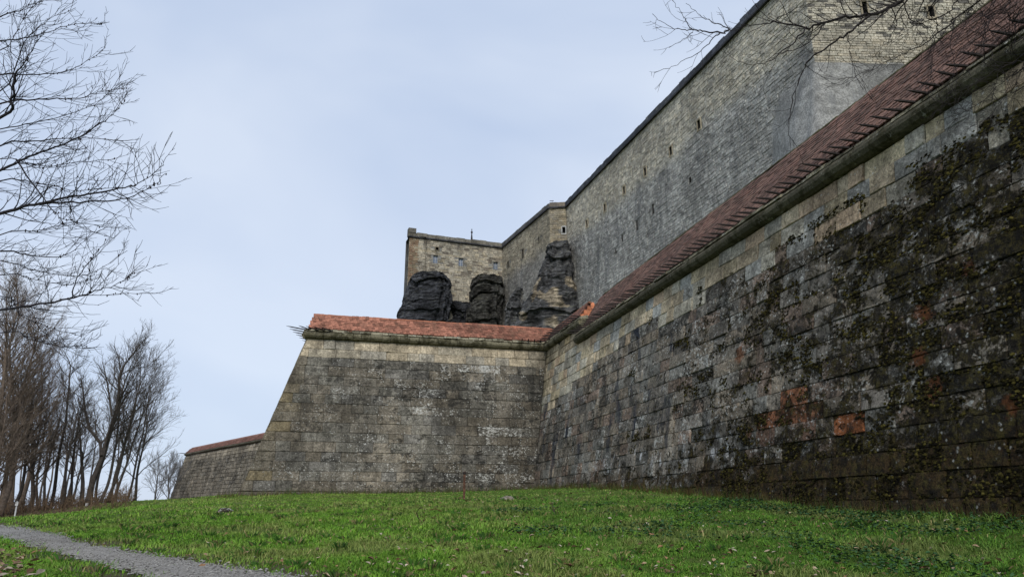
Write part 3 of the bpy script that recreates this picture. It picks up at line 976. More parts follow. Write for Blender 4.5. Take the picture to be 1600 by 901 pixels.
def wall_run(parent, A, B, z0, z1, zs0, cw, ch, tintfn, holes, rng, core_mat, stone_mat, out, ztop_stone=None, skip=0.0, rough=0.03, ext=(0.0, 0.0)):
    """vertical wall A->B; holes are (s0, s1, z0, z1) recesses with reveals; stones laid from zs0 up"""
    L = np.linalg.norm(B - A); S = (B - A) / L; n = np.array([S[1], -S[0]])
    if n @ np.array(out) < 0: n = -n
    P = lambda s, z, d=0.0: np.array([*(A + S * s + n * d), z])
    sb = sorted(set([-ext[0], L + ext[1]] + [h[0] for h in holes] + [h[1] for h in holes]))
    zb = sorted(set([z0, z1] + [h[2] for h in holes] + [h[3] for h in holes]))
    mb = MB()
    for a, b in zip(sb[:-1], sb[1:]):
        for c, d in zip(zb[:-1], zb[1:]):
            m = ((a + b) / 2, (c + d) / 2)
            if any(h[0] < m[0] < h[1] and h[2] < m[1] < h[3] for h in holes): continue
            mb.add([P(a, c, -.06), P(b, c, -.06), P(b, d, -.06), P(a, d, -.06)], [(0, 1, 2, 3)], (0.25, 0.24, 0.215, 0.6))
    D = -0.55
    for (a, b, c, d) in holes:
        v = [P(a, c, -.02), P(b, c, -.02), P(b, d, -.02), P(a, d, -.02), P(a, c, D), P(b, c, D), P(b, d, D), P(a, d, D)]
        mb.add(v, [(0, 4, 5, 1), (1, 5, 6, 2), (2, 6, 7, 3), (3, 7, 4, 0)], (0.06, 0.055, 0.048, 0.3))  # reveals tinted near-black: shade inside the opening painted into the colour
    mb.add([P(0, z0, -3), P(L, z0, -3), P(L, z1, -3), P(0, z1, -3)], [(0, 3, 2, 1)], (0.1, 0.1, 0.1, 1))
    mb.add([P(0, z1, -3), P(L, z1, -3), P(L, z1, -.06), P(0, z1, -.06)], [(0, 1, 2, 3)], (0.1, 0.1, 0.1, 1))
    mb.build("core", core_mat, parent)
    st = MB()
    zs = courses(rng, zs0, ztop_stone or z1, ch, 0.22)
    n3 = np.array([n[0], n[1], 0.0])
    for k in range(len(zs) - 1):
        ss = runs(rng, -rng.uniform(0, cw), L, cw * 0.6, cw * 1.5)
        ss = [max(0.0, s) for s in ss]
        for a, b in zip(ss[:-1], ss[1:]):
            if b - a < 0.05: continue
            c, d = zs[k] + 0.012, zs[k + 1] - 0.012
            if any(h[0] < b and h[1] > a and h[2] < d and h[3] > c for h in holes): continue
            if rng.random() < skip: continue
            m = ((a + b) / 2, (c + d) / 2)
            q = [P(a + .012, c), P(b - .012, c), P(b - .012, d), P(a + .012, d)]
            V, F = stone_lite(q, n3, rng, rng.uniform(-rough, rough), 0.02, 0.07, rough * 0.5)
            st.add(V, F, tintfn(rng, *m))
    tag(st.build("stone_infill", stone_mat, parent), kind='stuff')
    return P, S, n

def lattice_window(parent, P, s0, s1, z0, z1, n):
    mb = MB()
    d = -0.32
    mb.add([P(s0, z0, d), P(s1, z0, d), P(s1, z1, d), P(s0, z1, d)], [(0, 1, 2, 3)])
    w = mb.build("window", M['glass'], parent)
    mb = MB()
    def bar(a, b, c, e, t=0.03):
        v = [P(a, c, d + .01), P(b, c, d + .01), P(b, e, d + .01), P(a, e, d + .01), P(a, c, d + .01 + t), P(b, c, d + .01 + t), P(b, e, d + .01 + t), P(a, e, d + .01 + t)]
        mb.add(v, [(4, 5, 6, 7), (0, 1, 5, 4), (1, 2, 6, 5), (2, 3, 7, 6), (3, 0, 4, 7)])
    f = 0.06
    bar(s0, s1, z0, z0 + f); bar(s0, s1, z1 - f, z1); bar(s0, s0 + f, z0 + f, z1 - f); bar(s1 - f, s1, z0 + f, z1 - f)
    m = (s0 + s1) / 2; bar(m - .025, m + .025, z0 + f, z1 - f); zq = z0 + (z1 - z0) * .6; bar(s0 + f, m - .025, zq - .02, zq + .02); bar(m + .025, s1 - f, zq - .02, zq + .02)
    mb.build("frame", M['frame'], w)
    return w

def slit_window(parent, P, s0, s1, z0, z1, stone_mat, rng, tint=(0.33, 0.29, 0.22)):
    mb = MB(); d = -0.5
    mb.add([P(s0, z0, d), P(s1, z0, d), P(s1, z1, d), P(s0, z1, d)], [(0, 1, 2, 3)])
    w = mb.build("window", M['black'], parent)
    mb = MB(); t = 0.16; k = rng.uniform(0.85, 1.1)
    def blk(a, b, c, e):
        v = [P(a, c, -.05), P(b, c, -.05), P(b, e, -.05), P(a, e, -.05), P(a, c, .05), P(b, c, .05), P(b, e, .05), P(a, e, .05)]
        mb.add(v, [(4, 5, 6, 7), (0, 1, 5, 4), (1, 2, 6, 5), (2, 3, 7, 6), (3, 0, 4, 7)], (tint[0] * k, tint[1] * k, tint[2] * k, 0.1))
    blk(s0 - t, s0, z0 - .1, z1 + .1); blk(s1, s1 + t, z0 - .1, z1 + .1); blk(s0, s1, z1, z1 + .2); blk(s0 - t, s1 + t, z0 - .3, z0 - .1)
    mb.build("surround", stone_mat, w)

def parapet(parent, A, B, n, rng, seg=1.25, tint=(0.10, 0.10, 0.105), h=0.62, over=0.22, ext=(0, 0)):
    """string course and uneven coping stones along a wall head"""
    L = np.linalg.norm(B - A); S = (B - A) / L
    P = lambda s, z, d: np.array([*(A + S * s + n * d), z])
    def bx(mb, a, b, c, e, d0, d1, col):
        v = [P(a, c, d0), P(b, c, d0), P(b, e, d0), P(a, e, d0), P(a, c, d1), P(b, c, d1), P(b, e, d1), P(a, e, d1)]
        mb.add(v, [(3, 2, 1, 0), (4, 5, 6, 7), (0, 1, 5, 4), (1, 2, 6, 5), (2, 3, 7, 6), (3, 0, 4, 7)], col)
    mb = MB(); bx(mb, -ext[0], L + ext[1], HT - 1.02, HT - 0.80, -0.3, 0.30, (0.05, 0.05, 0.055, 0.5)); mb.build("string_course", M['high'], parent)
    s = -ext[0]
    while s < L + ext[1] - 0.05:
        e = min(L + ext[1], s + seg * rng.uniform(0.7, 1.5))
        if L + ext[1] - e < seg * 0.4: e = L + ext[1]
        k = rng.uniform(0.75, 1.3); j = rng.uniform(-0.10, 0.08)
        mb = MB(); bx(mb, s + .01, e - .01, HT - 0.797, HT - 0.80 + h + j + 0.12, -0.9, over + rng.uniform(-.04, .04), (tint[0] * k, tint[1] * k, tint[2] * k, 0.4))
        mb.build("coping_stone", M['high'], parent)
        s = e

def fortress():
    rng = random.Random(51)
    # corner bastion with the three small lattice windows
    tower = thing("corner_tower", "square tan stone corner tower with three small lattice windows above dark rock", "tower")
    def t_face(r, s, z):
        b = r.choice([(0.40, 0.355, 0.275), (0.37, 0.335, 0.265), (0.43, 0.375, 0.285), (0.35, 0.315, 0.25), (0.39, 0.335, 0.24), (0.22, 0.19, 0.15)] if s > 1.6 else [(0.30, 0.25, 0.17), (0.24, 0.16, 0.105), (0.28, 0.21, 0.14)])
        k = r.uniform(0.8, 1.2)
        return (b[0] * k, b[1] * k, b[2] * k, 0.25)
    wins = [(4.45, 5.30, 44.05, 45.5), (9.15, 10.0, 44.05, 45.5), (15.75, 16.6, 44.1, 45.55)]
    hole = [(4.85, 5.35, 46.6, 47.05)]
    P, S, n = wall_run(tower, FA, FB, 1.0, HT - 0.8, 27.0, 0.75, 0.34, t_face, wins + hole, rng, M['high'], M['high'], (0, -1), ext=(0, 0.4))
    for w in wins: lattice_window(tower, P, *w, n)
    slit_window(tower, P, *hole[0], M['high'], rng, (0.2, 0.17, 0.12))
    parapet(tower, FA, FB, n, rng, 1.1, (0.17, 0.155, 0.125), ext=(0.25, -0.2))
    mb = MB()                                 # pale slabs in the wall between the rocks, and the corner turret stub
    for a, b, c, d in [(8.75, 9.1, 37.3, 38.9), (9.25, 10.0, 37.5, 38.7), (10.1, 10.45, 37.4, 38.8)]:
        v = [P(a, c, -.05), P(b, c, -.05), P(b, d, -.05), P(a, d, -.05), P(a, c, .09), P(b, c, .09), P(b, d, .09), P(a, d, .09)]
        mb.add(v, [(4, 5, 6, 7), (0, 1, 5, 4), (1, 2, 6, 5), (2, 3, 7, 6), (3, 0, 4, 7)], (0.36, 0.32, 0.25, 0.1))
    mb.build("niche_slab", M['high'], tower)
    mb = MB(); box(mb, (*(FA + S * 0.45 + np.array(n) * (-0.3)), HT + 0.25), (*(S * 0.68), 0), (*(n * 0.6), 0), (0, 0, 0.42), (0.15, 0.14, 0.12, 0.4))
    mb.build("corner_block", M['high'], tower)
    # hidden left side of the tower
    FL = FA + np.array([2.35, 26.0])
    P2, S2, n2 = wall_run(tower, FL, FA, 1.0, HT - 0.8, 27.0, 1.5, 0.5, t_face, [], rng, M['high'], M['high'], (-1, 0))
    parapet(tower, FL, FA, n2, rng, 3.0, (0.12, 0.11, 0.1))
    # left portion from the inner corner to the rock spur
    def t_left(r, s, z):
        up = float(sstep(40.5, 43.5, z + 0.9 * mnoise.noise(Vector((s * 0.4, z * 0.4, 3)))))
        a = np.array([0.29, 0.275, 0.245]); b = np.array([0.36, 0.315, 0.235])
        c = (a * (1 - up) + b * up) * r.uniform(0.78, 1.22)
        return (*c, 1 - 0.6 * up)
    L2 = np.linalg.norm(FC - FB)
    def s_of(px, py, A, B):
        S = (B - A) / np.linalg.norm(B - A); nn = np.array([S[1], -S[0], 0])
        p = on_plane(px, py, nn, nn[:2] @ A); return (p[:2] - A) @ S, p[2]
    h2 = []
    for px, py, w, h in [(794, 413, 0.7, 1.1), (817, 396, 0.8, 1.6), (842, 374, 0.4, 0.7)]:
        s, z = s_of(px, py, FB, FC); h2.append((s - w / 2, s + w / 2, z - h / 2, z + h / 2))
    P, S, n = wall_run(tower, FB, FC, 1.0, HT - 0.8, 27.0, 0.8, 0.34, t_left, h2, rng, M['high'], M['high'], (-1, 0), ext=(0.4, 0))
    for h in h2: slit_window(tower, P, *h, M['high'], rng, (0.2, 0.18, 0.14))
    parapet(tower, FB, FC, n, rng, 1.3, (0.12, 0.115, 0.11))
    # the high main wall
    high = thing("high_wall", "very high grey fortress wall with a row of narrow slits and a dark slate coping", "wall")
    def t_ret(r, s, z):
        b = np.array(r.choice([(0.37, 0.31, 0.215), (0.33, 0.285, 0.205), (0.36, 0.315, 0.24)])) if z > 42 else np.array((0.28, 0.265, 0.24))
        return (*(b * r.uniform(0.8, 1.2)), 0.4)
    s, z = s_of(881, 359, FC, FD)
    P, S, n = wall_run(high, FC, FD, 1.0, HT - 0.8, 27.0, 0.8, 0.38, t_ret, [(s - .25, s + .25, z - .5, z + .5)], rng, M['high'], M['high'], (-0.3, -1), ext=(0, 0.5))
    slit_window(high, P, s - .25, s + .25, z - .5, z + .5, M['high'], rng, (0.5, 0.5, 0.48))
    parapet(high, FC, FD, n, rng, 1.2, (0.20, 0.17, 0.135))
    def t_main(r, s, z):
        lv = z + 1.1 * mnoise.noise(Vector((s * 0.16, z * 0.25, 7)))
        up = float(sstep(40.3, 43.0, lv))
        a = np.array(r.choice([(0.30, 0.29, 0.265), (0.32, 0.31, 0.285), (0.275, 0.265, 0.245), (0.35, 0.338, 0.31)]))
        b = np.array(r.choice([(0.42, 0.385, 0.315), (0.385, 0.355, 0.295), (0.455, 0.41, 0.325)]))
        c = (a * (1 - up) + b * up) * r.uniform(0.78, 1.2) * 1.18
        return (*c, 1 - 0.75 * up)
    h3 = []
    for px, py in [(917, 349), (945, 324), (975, 297), (1008, 268), (1048, 235), (1092, 194)]:
        s, z = s_of(px, py, FD, FE); h3.append((s - .30, s + .30, z - .5, z + .5))
    slots = []
    for px, py, w, h in [(1020, 326, .3, 1.2), (995, 352, .3, 1.3), (972, 372, .25, .9), (1078, 281, .3, .6), (962, 392, .3, .7)]:
        s, z = s_of(px, py, FD, FE); slots.append((s - w / 2, s + w / 2, z - h / 2, z + h / 2))
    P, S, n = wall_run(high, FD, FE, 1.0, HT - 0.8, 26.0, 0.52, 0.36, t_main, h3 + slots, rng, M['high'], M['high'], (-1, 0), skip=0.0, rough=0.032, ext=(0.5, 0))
    for h in h3: slit_window(high, P, *h, M['high'], rng, (0.36, 0.31, 0.22))
    for (a, b, c, d) in slots:
        mb = MB(); mb.add([P(a, c, -.5), P(b, c, -.5), P(b, d, -.5), P(a, d, -.5)], [(0, 1, 2, 3)]); mb.build("drain_slot", M['black'], high)
    parapet(high, FD, FE, n, rng, 1.2, (0.075, 0.08, 0.095), ext=(0, 0.2))
    # the bright face round the corner at the top right
    def t_right(r, s, z):
        if z > 38.3 + 0.9 * mnoise.noise(Vector((s * 0.35, 1, 6))):
            b = r.choice([(0.47, 0.42, 0.335), (0.43, 0.39, 0.315), (0.50, 0.45, 0.36), (0.45, 0.415, 0.335), (0.15, 0.138, 0.122)] if z > 41.5 else [(0.45, 0.405, 0.325), (0.42, 0.38, 0.305), (0.47, 0.42, 0.335), (0.42, 0.365, 0.28)])
        else:
            b = (0.36, 0.345, 0.315)
        k = r.uniform(0.86, 1.14)
        return (b[0] * k, b[1] * k, b[2] * k, 0.15)
    h4 = []
    for px, py, w, h in [(1351, 12, .45, 1.2), (1455, 18, .5, 1.0)]:
        s, z = s_of(px, py, FE, FR); h4.append((s - w / 2, s + w / 2, z - h / 2, z + h / 2))
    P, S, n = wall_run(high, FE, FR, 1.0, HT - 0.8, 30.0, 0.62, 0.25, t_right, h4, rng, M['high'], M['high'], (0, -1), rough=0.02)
    for h in h4: slit_window(high, P, *h, M['high'], rng, (0.33, 0.28, 0.2))
    parapet(high, FE, FR, n, rng, 1.3, (0.09, 0.09, 0.1))
    # rendered foot that flares out round the corner
    mb = MB()
    S1 = (FE - FD) / np.linalg.norm(FE - FD); n1 = np.array([S1[1], -S1[0]]); n1 = n1 if n1[0] < 0 else -n1
    S2_ = (FR - FE) / np.linalg.norm(FR - FE); n2_ = np.array([S2_[1], -S2_[0]]); n2_ = n2_ if n2_[1] < 0 else -n2_
    rows = np.concatenate([np.linspace(6.0, 24.0, 8), np.linspace(26.0, 38.6, 30)])
    cols = [('a', t) for t in np.linspace(8, 0.0, 26)] + [('b', t) for t in np.linspace(0.4, 20, 30)]
    V = []
    for z in rows:
        dz = min(11.0, 38.6 - z)
        for kd, t in cols:
            fl = 0.05 + 0.19 * dz
            if kd == 'a':
                m = float(sstep(8, 1.5, t)); f = -0.12 + (0.10 + 0.02 + 0.19 * dz) * m
                f += 0.10 * mnoise.noise(Vector((t * 0.5, z * 0.5, 2))) * m
                c = FE - S1 * t + n1 * f + (n2_ * fl if t == 0 else 0)
            else:
                f = fl + 0.08 * mnoise.noise(Vector((t * 0.5 + 30, z * 0.5, 2)))
                c = FE + S2_ * t + n2_ * f
            V.append((c[0], c[1], z))
    W = len(cols)
    F = [(i * W + k, i * W + k + 1, (i + 1) * W + k + 1, (i + 1) * W + k) for i in range(len(rows) - 1) for k in range(W - 1)]
    cl = []
    for i, p in enumerate(V):
        kd, t = cols[i % W]
        if kd == 'a':
            cl.append((0.315, 0.308, 0.288, 0.9)); continue
        q = mnoise.noise(Vector((t * 0.22, p[2] * 1.7, 4))) + 0.6 * mnoise.noise(Vector((t * 0.6, p[2] * 3.4, 9)))
        dark = float(sstep(2.5, 5, t) * sstep(34.0, 36.0, p[2])) * 0.45
        k = 1.0 - dark + 0.28 * q
        cl.append((0.30 * k, 0.292 * k, 0.272 * k, 0.9))
    cl = np.array(cl)
    mb.add(V, F, cl)
    mb.build("plinth", M['high'], high, smooth=True)
fortress()

# ------------------------------------------------------------------ rocks under the fortress
def rock(name, label, prof, depth, dist_xy, seed, tint, tan_patch=None, na=110, nz=130):
    """a layered sandstone outcrop. prof: (z, left offset, right offset) across the line of sight at dist_xy"""
    rg = random.Random(seed)
    c0 = np.array(dist_xy, float)
    fw = c0 / np.linalg.norm(c0); rt = np.array([fw[1], -fw[0]])
    zs = np.array([p[0] for p in prof]); order = np.argsort(zs); zs = zs[order]
    le = np.array([p[1] for p in prof])[order]; ri = np.array([p[2] for p in prof])[order]
    layers = [zs[0]]
    while layers[-1] < zs[-1]:                  # thick beds low down, thin ones near the top
        q = (layers[-1] - zs[0]) / (zs[-1] - zs[0])
        layers.append(layers[-1] + rg.uniform(0.35, 1.0) * (1 + 2.6 * max(0.0, 1 - q) ** 0.8))
    lo = [rg.uniform(-0.50, 0.45) for _ in layers]
    cr = [(rg.uniform(0, 2 * pi), rg.uniform(0.05, 0.11), rg.uniform(0.3, 0.7), rg.uniform(-0.05, 0.05)) for _ in range(7)]
    V, C = [], []
    zz = np.linspace(zs[0], zs[-1], nz)
    for iz, z in enumerate(zz):
        l, r = np.interp(z, zs, le), np.interp(z, zs, ri)
        cx, hw = (l + r) / 2, max(0.15, (r - l) / 2)
        for ia in range(na):
            a = 2 * pi * ia / na
            w = z + 1.2 * mnoise.noise(Vector((cos(a) * 1.3 + seed, sin(a) * 1.3, z * 0.12))) + 0.25 * mnoise.noise(Vector((cos(a) * 5, sin(a) * 5 + seed, z * 0.2)))
            li = max(0, min(len(layers) - 2, int(np.searchsorted(layers, w)) - 1))
            f = (w - layers[li]) / (layers[li + 1] - layers[li])
            vary = 0.5 + 0.8 * mnoise.noise(Vector((cos(a) * 2.2, sin(a) * 2.2, li * 3.7 + seed)))
            bulge = lo[li] * (0.5 + vary) + 0.22 * sqrt(max(0.0, min(1.0, 4 * f * (1 - f)))) * vary - 0.12
            for ca_, cw_, cd_, ct_ in cr:           # upright joints
                da = (a - ca_ - ct_ * (z - zs[0]) * 0.3 - 0.12 * mnoise.noise(Vector((z * 0.35, ca_, seed))) + pi) % (2 * pi) - pi
                if abs(da) < cw_ * 2: bulge -= cd_ * (1 - abs(da) / (cw_ * 2))
            fade = min(1.0, hw / 1.2)
            crag = 0.75 * mnoise.noise(Vector((cos(a) * 1.6 + seed, sin(a) * 1.6, z * 0.32))) - 0.9 * abs(mnoise.noise(Vector((cos(a) * 2.6 + seed * 2, sin(a) * 2.6, z * 0.42)))) + 0.25 - 0.4 * abs(mnoise.noise(Vector((cos(a) * 5 + seed, sin(a) * 5, z * 1.3)))) + 0.1 + 0.14 * mnoise.noise(Vector((cos(a) * 10 + seed, sin(a) * 10, z * 2.2)))
            ex = 0.62
            ca = math.copysign(abs(cos(a)) ** ex, cos(a)); sa = math.copysign(abs(sin(a)) ** ex, sin(a))
            dd = (bulge + crag) * fade
            u = cx + ca * (hw + dd * 0.45); v = sa * (min(depth, hw * 1.6 + 0.4) + dd)
            p = c0 + rt * u + fw * v
            V.append((p[0], p[1], z + (0.12 * mnoise.noise(Vector((u, v, seed)))) * fade))
            k = 0.8 + 0.4 * rg.random() * 0.3
            t = tint
            if tan_patch:
                q = mnoise.noise(Vector((u * 0.45 + 4, v * 0.3, z * 0.45)))
                if z < tan_patch and q > 0.22: t = (0.34, 0.285, 0.21)
            C.append((t[0] * k, t[1] * k, t[2] * k, 1))
    F = [(i * na + k, i * na + (k + 1) % na, (i + 1) * na + (k + 1) % na, (i + 1) * na + k) for i in range(nz - 1) for k in range(na)]
    F.append(tuple(range((nz - 1) * na, nz * na)))
    mb = MB(); mb.add(V, F, C)
    o = mb.build(name, M['rock'])
    return tag(o, label, "rock")

def prof_px(rows, c0):
    """rows of (py, px left, px right) -> profile across the sight line at c0"""
    c0 = np.array(c0, float); fw = c0 / np.linalg.norm(c0); rt = np.array([fw[1], -fw[0]])
    out = []
    for py, a, b in rows:
        A = on_plane(a, py, (*fw, 0), np.linalg.norm(c0)); B = on_plane(b, py, (*fw, 0), np.linalg.norm(c0))
        out.append(((A[2] + B[2]) / 2, A[:2] @ rt, B[:2] @ rt))
    return out

c1 = FA + (FB - FA) * 0.22 + np.array([0.1, -0.4])
rock("rock_outcrop", "dark blue-black rock block under the left corner of the tower", prof_px([(431, 660, 686), (434, 648, 697), (440, 641, 703), (450, 636, 705), (470, 631, 705), (485, 627, 703), (500, 621, 701), (520, 615, 702), (580, 600, 706)], c1), 3.2, c1, 3, (0.060, 0.062, 0.070))
c2 = FA + (FB - FA) * 0.80 + np.array([0.0, -0.3])
rock("rock_outcrop", "dark layered rock with a mossy rounded top beside the tower's inner corner", prof_px([(433, 752, 772), (437, 742, 782), (444, 736, 786), (455, 734, 787), (470, 732, 786), (485, 731, 784), (500, 728, 783), (520, 726, 784), (580, 720, 790)], c2), 2.6, c2, 17, (0.072, 0.069, 0.062))
c3 = FA + (FB - FA) * 0.53 + np.array([0.0, 0.6])
rock("rock_outcrop", "low dark ledge of rock in the gap between the two tower rocks", prof_px([(474, 704, 729), (477, 700, 734), (490, 699, 735), (510, 698, 736), (580, 690, 745)], c3), 1.6, c3, 14, (0.042, 0.043, 0.048))
c4 = (FC + FD) / 2 + np.array([-0.3, -0.6])
rock("rock_outcrop", "tall craggy grey rock spur with tan patches rising to the bend of the high wall",
     prof_px([(383, 866, 886), (386, 860, 889), (394, 854, 892), (400, 857, 892), (408, 852, 896), (420, 848, 896), (432, 844, 896), (445, 838, 897), (453, 834, 901), (468, 826, 907), (484, 816, 909), (500, 806, 908), (512, 800, 908), (560, 780, 920)], c4), 4.0, c4, 23, (0.105, 0.104, 0.106), tan_patch=35.5, na=130, nz=170)
c5 = np.array([31.6, 118.5])
rock("rock_outcrop", "smooth grey rock slab at the foot of the wall left of the rock spur", prof_px([(452, 808, 818), (460, 800, 822), (480, 793, 824), (500, 788, 822), (515, 786, 822), (560, 780, 830)], c5), 1.5, c5, 29, (0.15, 0.152, 0.155))

def roof_bits():
    sp = thing("roof_finial", "slim pointed metal finial above the parapet of the corner tower", "finial")
    b = on_plane(737, 374, (0, 1, 0), 129.0); t = on_plane(736.5, 357, (0, 1, 0), 129.0)
    mb = MB(); x, y = b[0], b[1]; h = t[2] - b[2]
    tube(mb, [(x, y, b[2] - 2.2), (x, y, b[2] + h * .2), (x, y, b[2] + h * .55)], [0.32, 0.16, 0.09], 8); mb.build("cone", M['iron'], sp)
    mb = MB(); tube(mb, [(x, y, b[2] + h * .55), (x, y, b[2] + h * .62), (x, y, b[2] + h * .70), (x, y, b[2] + h * .75)], [0.07, 0.2, 0.2, 0.06], 8); mb.build("ball", M['iron'], sp)
    mb = MB(); tube(mb, [(x, y, b[2] + h * .75), (x, y, b[2] + h * .9), (x, y, b[2] + h)], [0.06, 0.09, 0.02], 6); mb.build("tip", M['iron'], sp)
    vn = thing("weather_vane", "tiny weather vane on the wall head at the bend of the high wall", "weather vane")
    p = on_plane(863, 317, (0, 1, 0), 107.5)
    mb = MB(); tube(mb, [(p[0], p[1], p[2] - .6), (p[0], p[1], p[2] + .45)], [0.03, 0.02], 5); mb.build("rod", M['iron'], vn)
    mb = MB(); box(mb, (p[0] - .1, p[1], p[2] + .35), (.35, 0, 0.05), (0, .015, 0), (0, 0, .05)); mb.build("arrow", M['iron'], vn)
roof_bits()

# ------------------------------------------------------------------ trees
def polyline(p, d, L, n, wob, up, rg):
    pts = [np.array(p, float)]; d = np.array(d, float); d /= np.linalg.norm(d)
    for i in range(n):
        d = d + np.array([rg.gauss(0, wob), rg.gauss(0, wob), rg.gauss(0, wob) + up])
        d /= np.linalg.norm(d)
        pts.append(pts[-1] + d * L / n)
    return np.array(pts)

def tangent_dir(pts, t, ang, rg, roll=None):
    i = min(len(pts) - 2, int(t * (len(pts) - 1)))
    f = t * (len(pts) - 1) - i
    P = pts[i] * (1 - f) + pts[i + 1] * f
    T = pts[i + 1] - pts[i]; T = T / (np.linalg.norm(T) + 1e-9)
    r = np.array([rg.gauss(0, 1) for _ in range(3)]); r -= T * (r @ T); r /= np.linalg.norm(r) + 1e-9
    return P, T * cos(ang) + r * sin(ang)

def sub_twigs(mb, pts, r0, rg, count, length, levels, ang=(0.5, 0.95), up=0.06, col=(0.05, 0.04, 0.035, 1), t0=0.15, wob=0.12, rmin=0.004, sub=5):
    for k in range(count):
        t = t0 + (1 - t0) * (k + rg.random()) / count
        P, D = tangent_dir(pts, min(t, 0.995), rg.uniform(*ang), rg)
        L = length * rg.uniform(0.45, 1.15) * (1.15 - 0.6 * t)
        r = max(rmin, r0 * (1 - 0.75 * t) * 0.55)
        n = 6 if levels > 1 else 4
        q = polyline(P, D, L, n, wob, up, rg)
        kk = rg.uniform(0.8, 1.25)
        tube(mb, q, np.linspace(r, max(rmin * 0.6, r * 0.3), len(q)), 4 if r > 0.03 else 3, (col[0] * kk, col[1] * kk, col[2] * kk, 1), cap=False)
        if levels > 1:
            sub_twigs(mb, q, r, rg, sub, L * 0.55, levels - 1, ang, up, col, 0.2, wob, rmin, sub)

def far_tree(label, d, line, r0, boughs, blen, levels=3, seed=1, col=(0.055, 0.045, 0.038), start=0.35, group="bare trees at the edge of the lawn", ang=(0.4, 0.95), rmin=0.0055, extra=None, up=0.06):
    """line: pixels up the trunk, base first"""
    rg = random.Random(seed)
    pts = np.array([at_d(px, py, d) for px, py in line])
    pts[0][2] = gz1(pts[0][0], pts[0][1]) - 0.05
    # a smooth, slightly crooked trunk with some depth to it
    n = 4 * (len(pts) - 1) + 1
    t = np.linspace(0, len(pts) - 1, n)
    tr = np.stack([np.interp(t, np.arange(len(pts)), pts[:, k]) for k in range(3)], axis=1)
    w = rg.uniform(0, 6)
    tr += FWD * (np.sin(t * 1.7 + w) * 0.25)[:, None] + RGT * (np.sin(t * 3.1 + w) * 0.05)[:, None]
    root = thing("bare_tree", label, "tree", group)
    root.location = (0, 0, 0)
    mb = MB()
    r0 = r0 * (1.0 if r0 > 0.15 else 0.85)
    rad = r0 * (1 - 0.88 * (np.linspace(0, 1, n)) ** 0.85)
    rad[0] *= 1.35
    tube(mb, tr, rad, 8, (*col, 1)); trunk = mb.build("trunk", M['bark'], root, smooth=True)
    mb = MB()
    limbs = []
    if extra:
        for ln, rr in extra:
            q = np.array([at_d(px, py, d + rg.uniform(-0.3, 0.3)) for px, py in ln])
            tube(mb, q, np.linspace(rr, rr * 0.3, len(q)), 6, (*col, 1)); limbs.append((q, rr))
    for k in range(boughs):
        tt = start + (1 - start) * (k + rg.random()) / boughs
        P, D = tangent_dir(tr, min(0.99, tt), rg.uniform(*ang), rg)
        D[2] = abs(D[2]) * 0.8 + 0.12
        L = blen * rg.uniform(0.6, 1.2) * (1.2 - 0.65 * (tt - start) / (1 - start))
        r = max(0.016, r0 * (1 - 0.86 * tt) * 0.42)
        q = polyline(P, D, L, 6, 0.10, up, rg)
        tube(mb, q, np.linspace(r, r * 0.25, len(q)), 5, (*col, 1), cap=False)
        limbs.append((q, r))
    for q, r in limbs:
        sub_twigs(mb, q, r, rg, 12, np.linalg.norm(q[-1] - q[0]) * 0.5, levels - 1, (0.3, 0.75), up, (*col, 1), 0.12, 0.11, rmin, 6)
    mb.build("crown", M['bark'], root)
    return root

GREY = (0.095, 0.082, 0.070); BRN = (0.135, 0.104, 0.080); DK = (0.062, 0.053, 0.046)
T = far_tree
T("bare forked tree with a thick leaning trunk, the largest at the lawn edge", 46, [(139, 803), (150, 745), (163, 696), (180, 636), (189, 592), (203, 560), (216, 536)], 0.20, 18, 3.4, 3, 101, DK, 0.3,
  extra=[([(158, 712), (157, 692), (140, 670), (133, 640), (130, 612), (126, 590)], 0.11), ([(175, 650), (168, 600), (160, 565)], 0.07), ([(189, 592), (186, 560), (178, 540)], 0.05)])
T("tall thin bare tree with a straight trunk left of the forked tree", 50, [(72, 808), (88, 730), (105, 662), (110, 600), (106, 570), (98, 545)], 0.15, 14, 2.6, 3, 102, DK, 0.45)
T("bare tree with a slim upright stem just left of the big forked trunk", 49, [(126, 803), (125, 740), (126, 690), (124, 640)], 0.16, 11, 2.6, 3, 103, GREY, 0.4)
T("slender leaning bare tree immediately right of the forked tree", 47, [(155, 802), (168, 745), (182, 690), (190, 630), (200, 585), (210, 560)], 0.13, 18, 2.8, 3, 104, GREY, 0.35)
T("bare tree with upswept twigs and an ivy-dark trunk, second right of the forked tree", 48, [(168, 796), (180, 742), (195, 690), (212, 640), (222, 600), (228, 570)], 0.13, 20, 3.2, 3, 105, GREY, 0.3)
T("bare tree leaning outward with a fan of fine twigs, third right of the forked tree", 50, [(181, 792), (192, 740), (206, 690), (222, 645), (238, 600)], 0.12, 22, 3.2, 3, 106, GREY, 0.25)
T("rightmost bare tree of the row, thin and leaning over the lawn crest", 52, [(206, 785), (215, 745), (225, 700), (232, 660), (240, 622)], 0.13, 18, 3.0, 3, 107, GREY, 0.2)
T("bare tree with a pair of close stems by the path bend", 45, [(88, 806), (100, 750), (112, 700), (122, 650), (128, 610)], 0.14, 14, 2.6, 3, 108, DK, 0.4)
T("straight bare tree behind the path bend", 52, [(62, 808), (72, 750), (86, 690), (96, 640), (97, 600)], 0.13, 12, 2.8, 3, 109, GREY, 0.35)
T("dark bare tree in the thicket at the left, leaning right", 44, [(18, 812), (30, 760), (42, 700), (52, 640), (58, 590)], 0.15, 12, 2.8, 3, 110, DK, 0.3)
T("brown twiggy tree with a dense crown at the left edge, tallest of the thicket", 42, [(4, 815), (12, 760), (18, 700), (22, 620), (20, 540), (24, 470)], 0.17, 36, 3.4, 3, 111, BRN, 0.25)
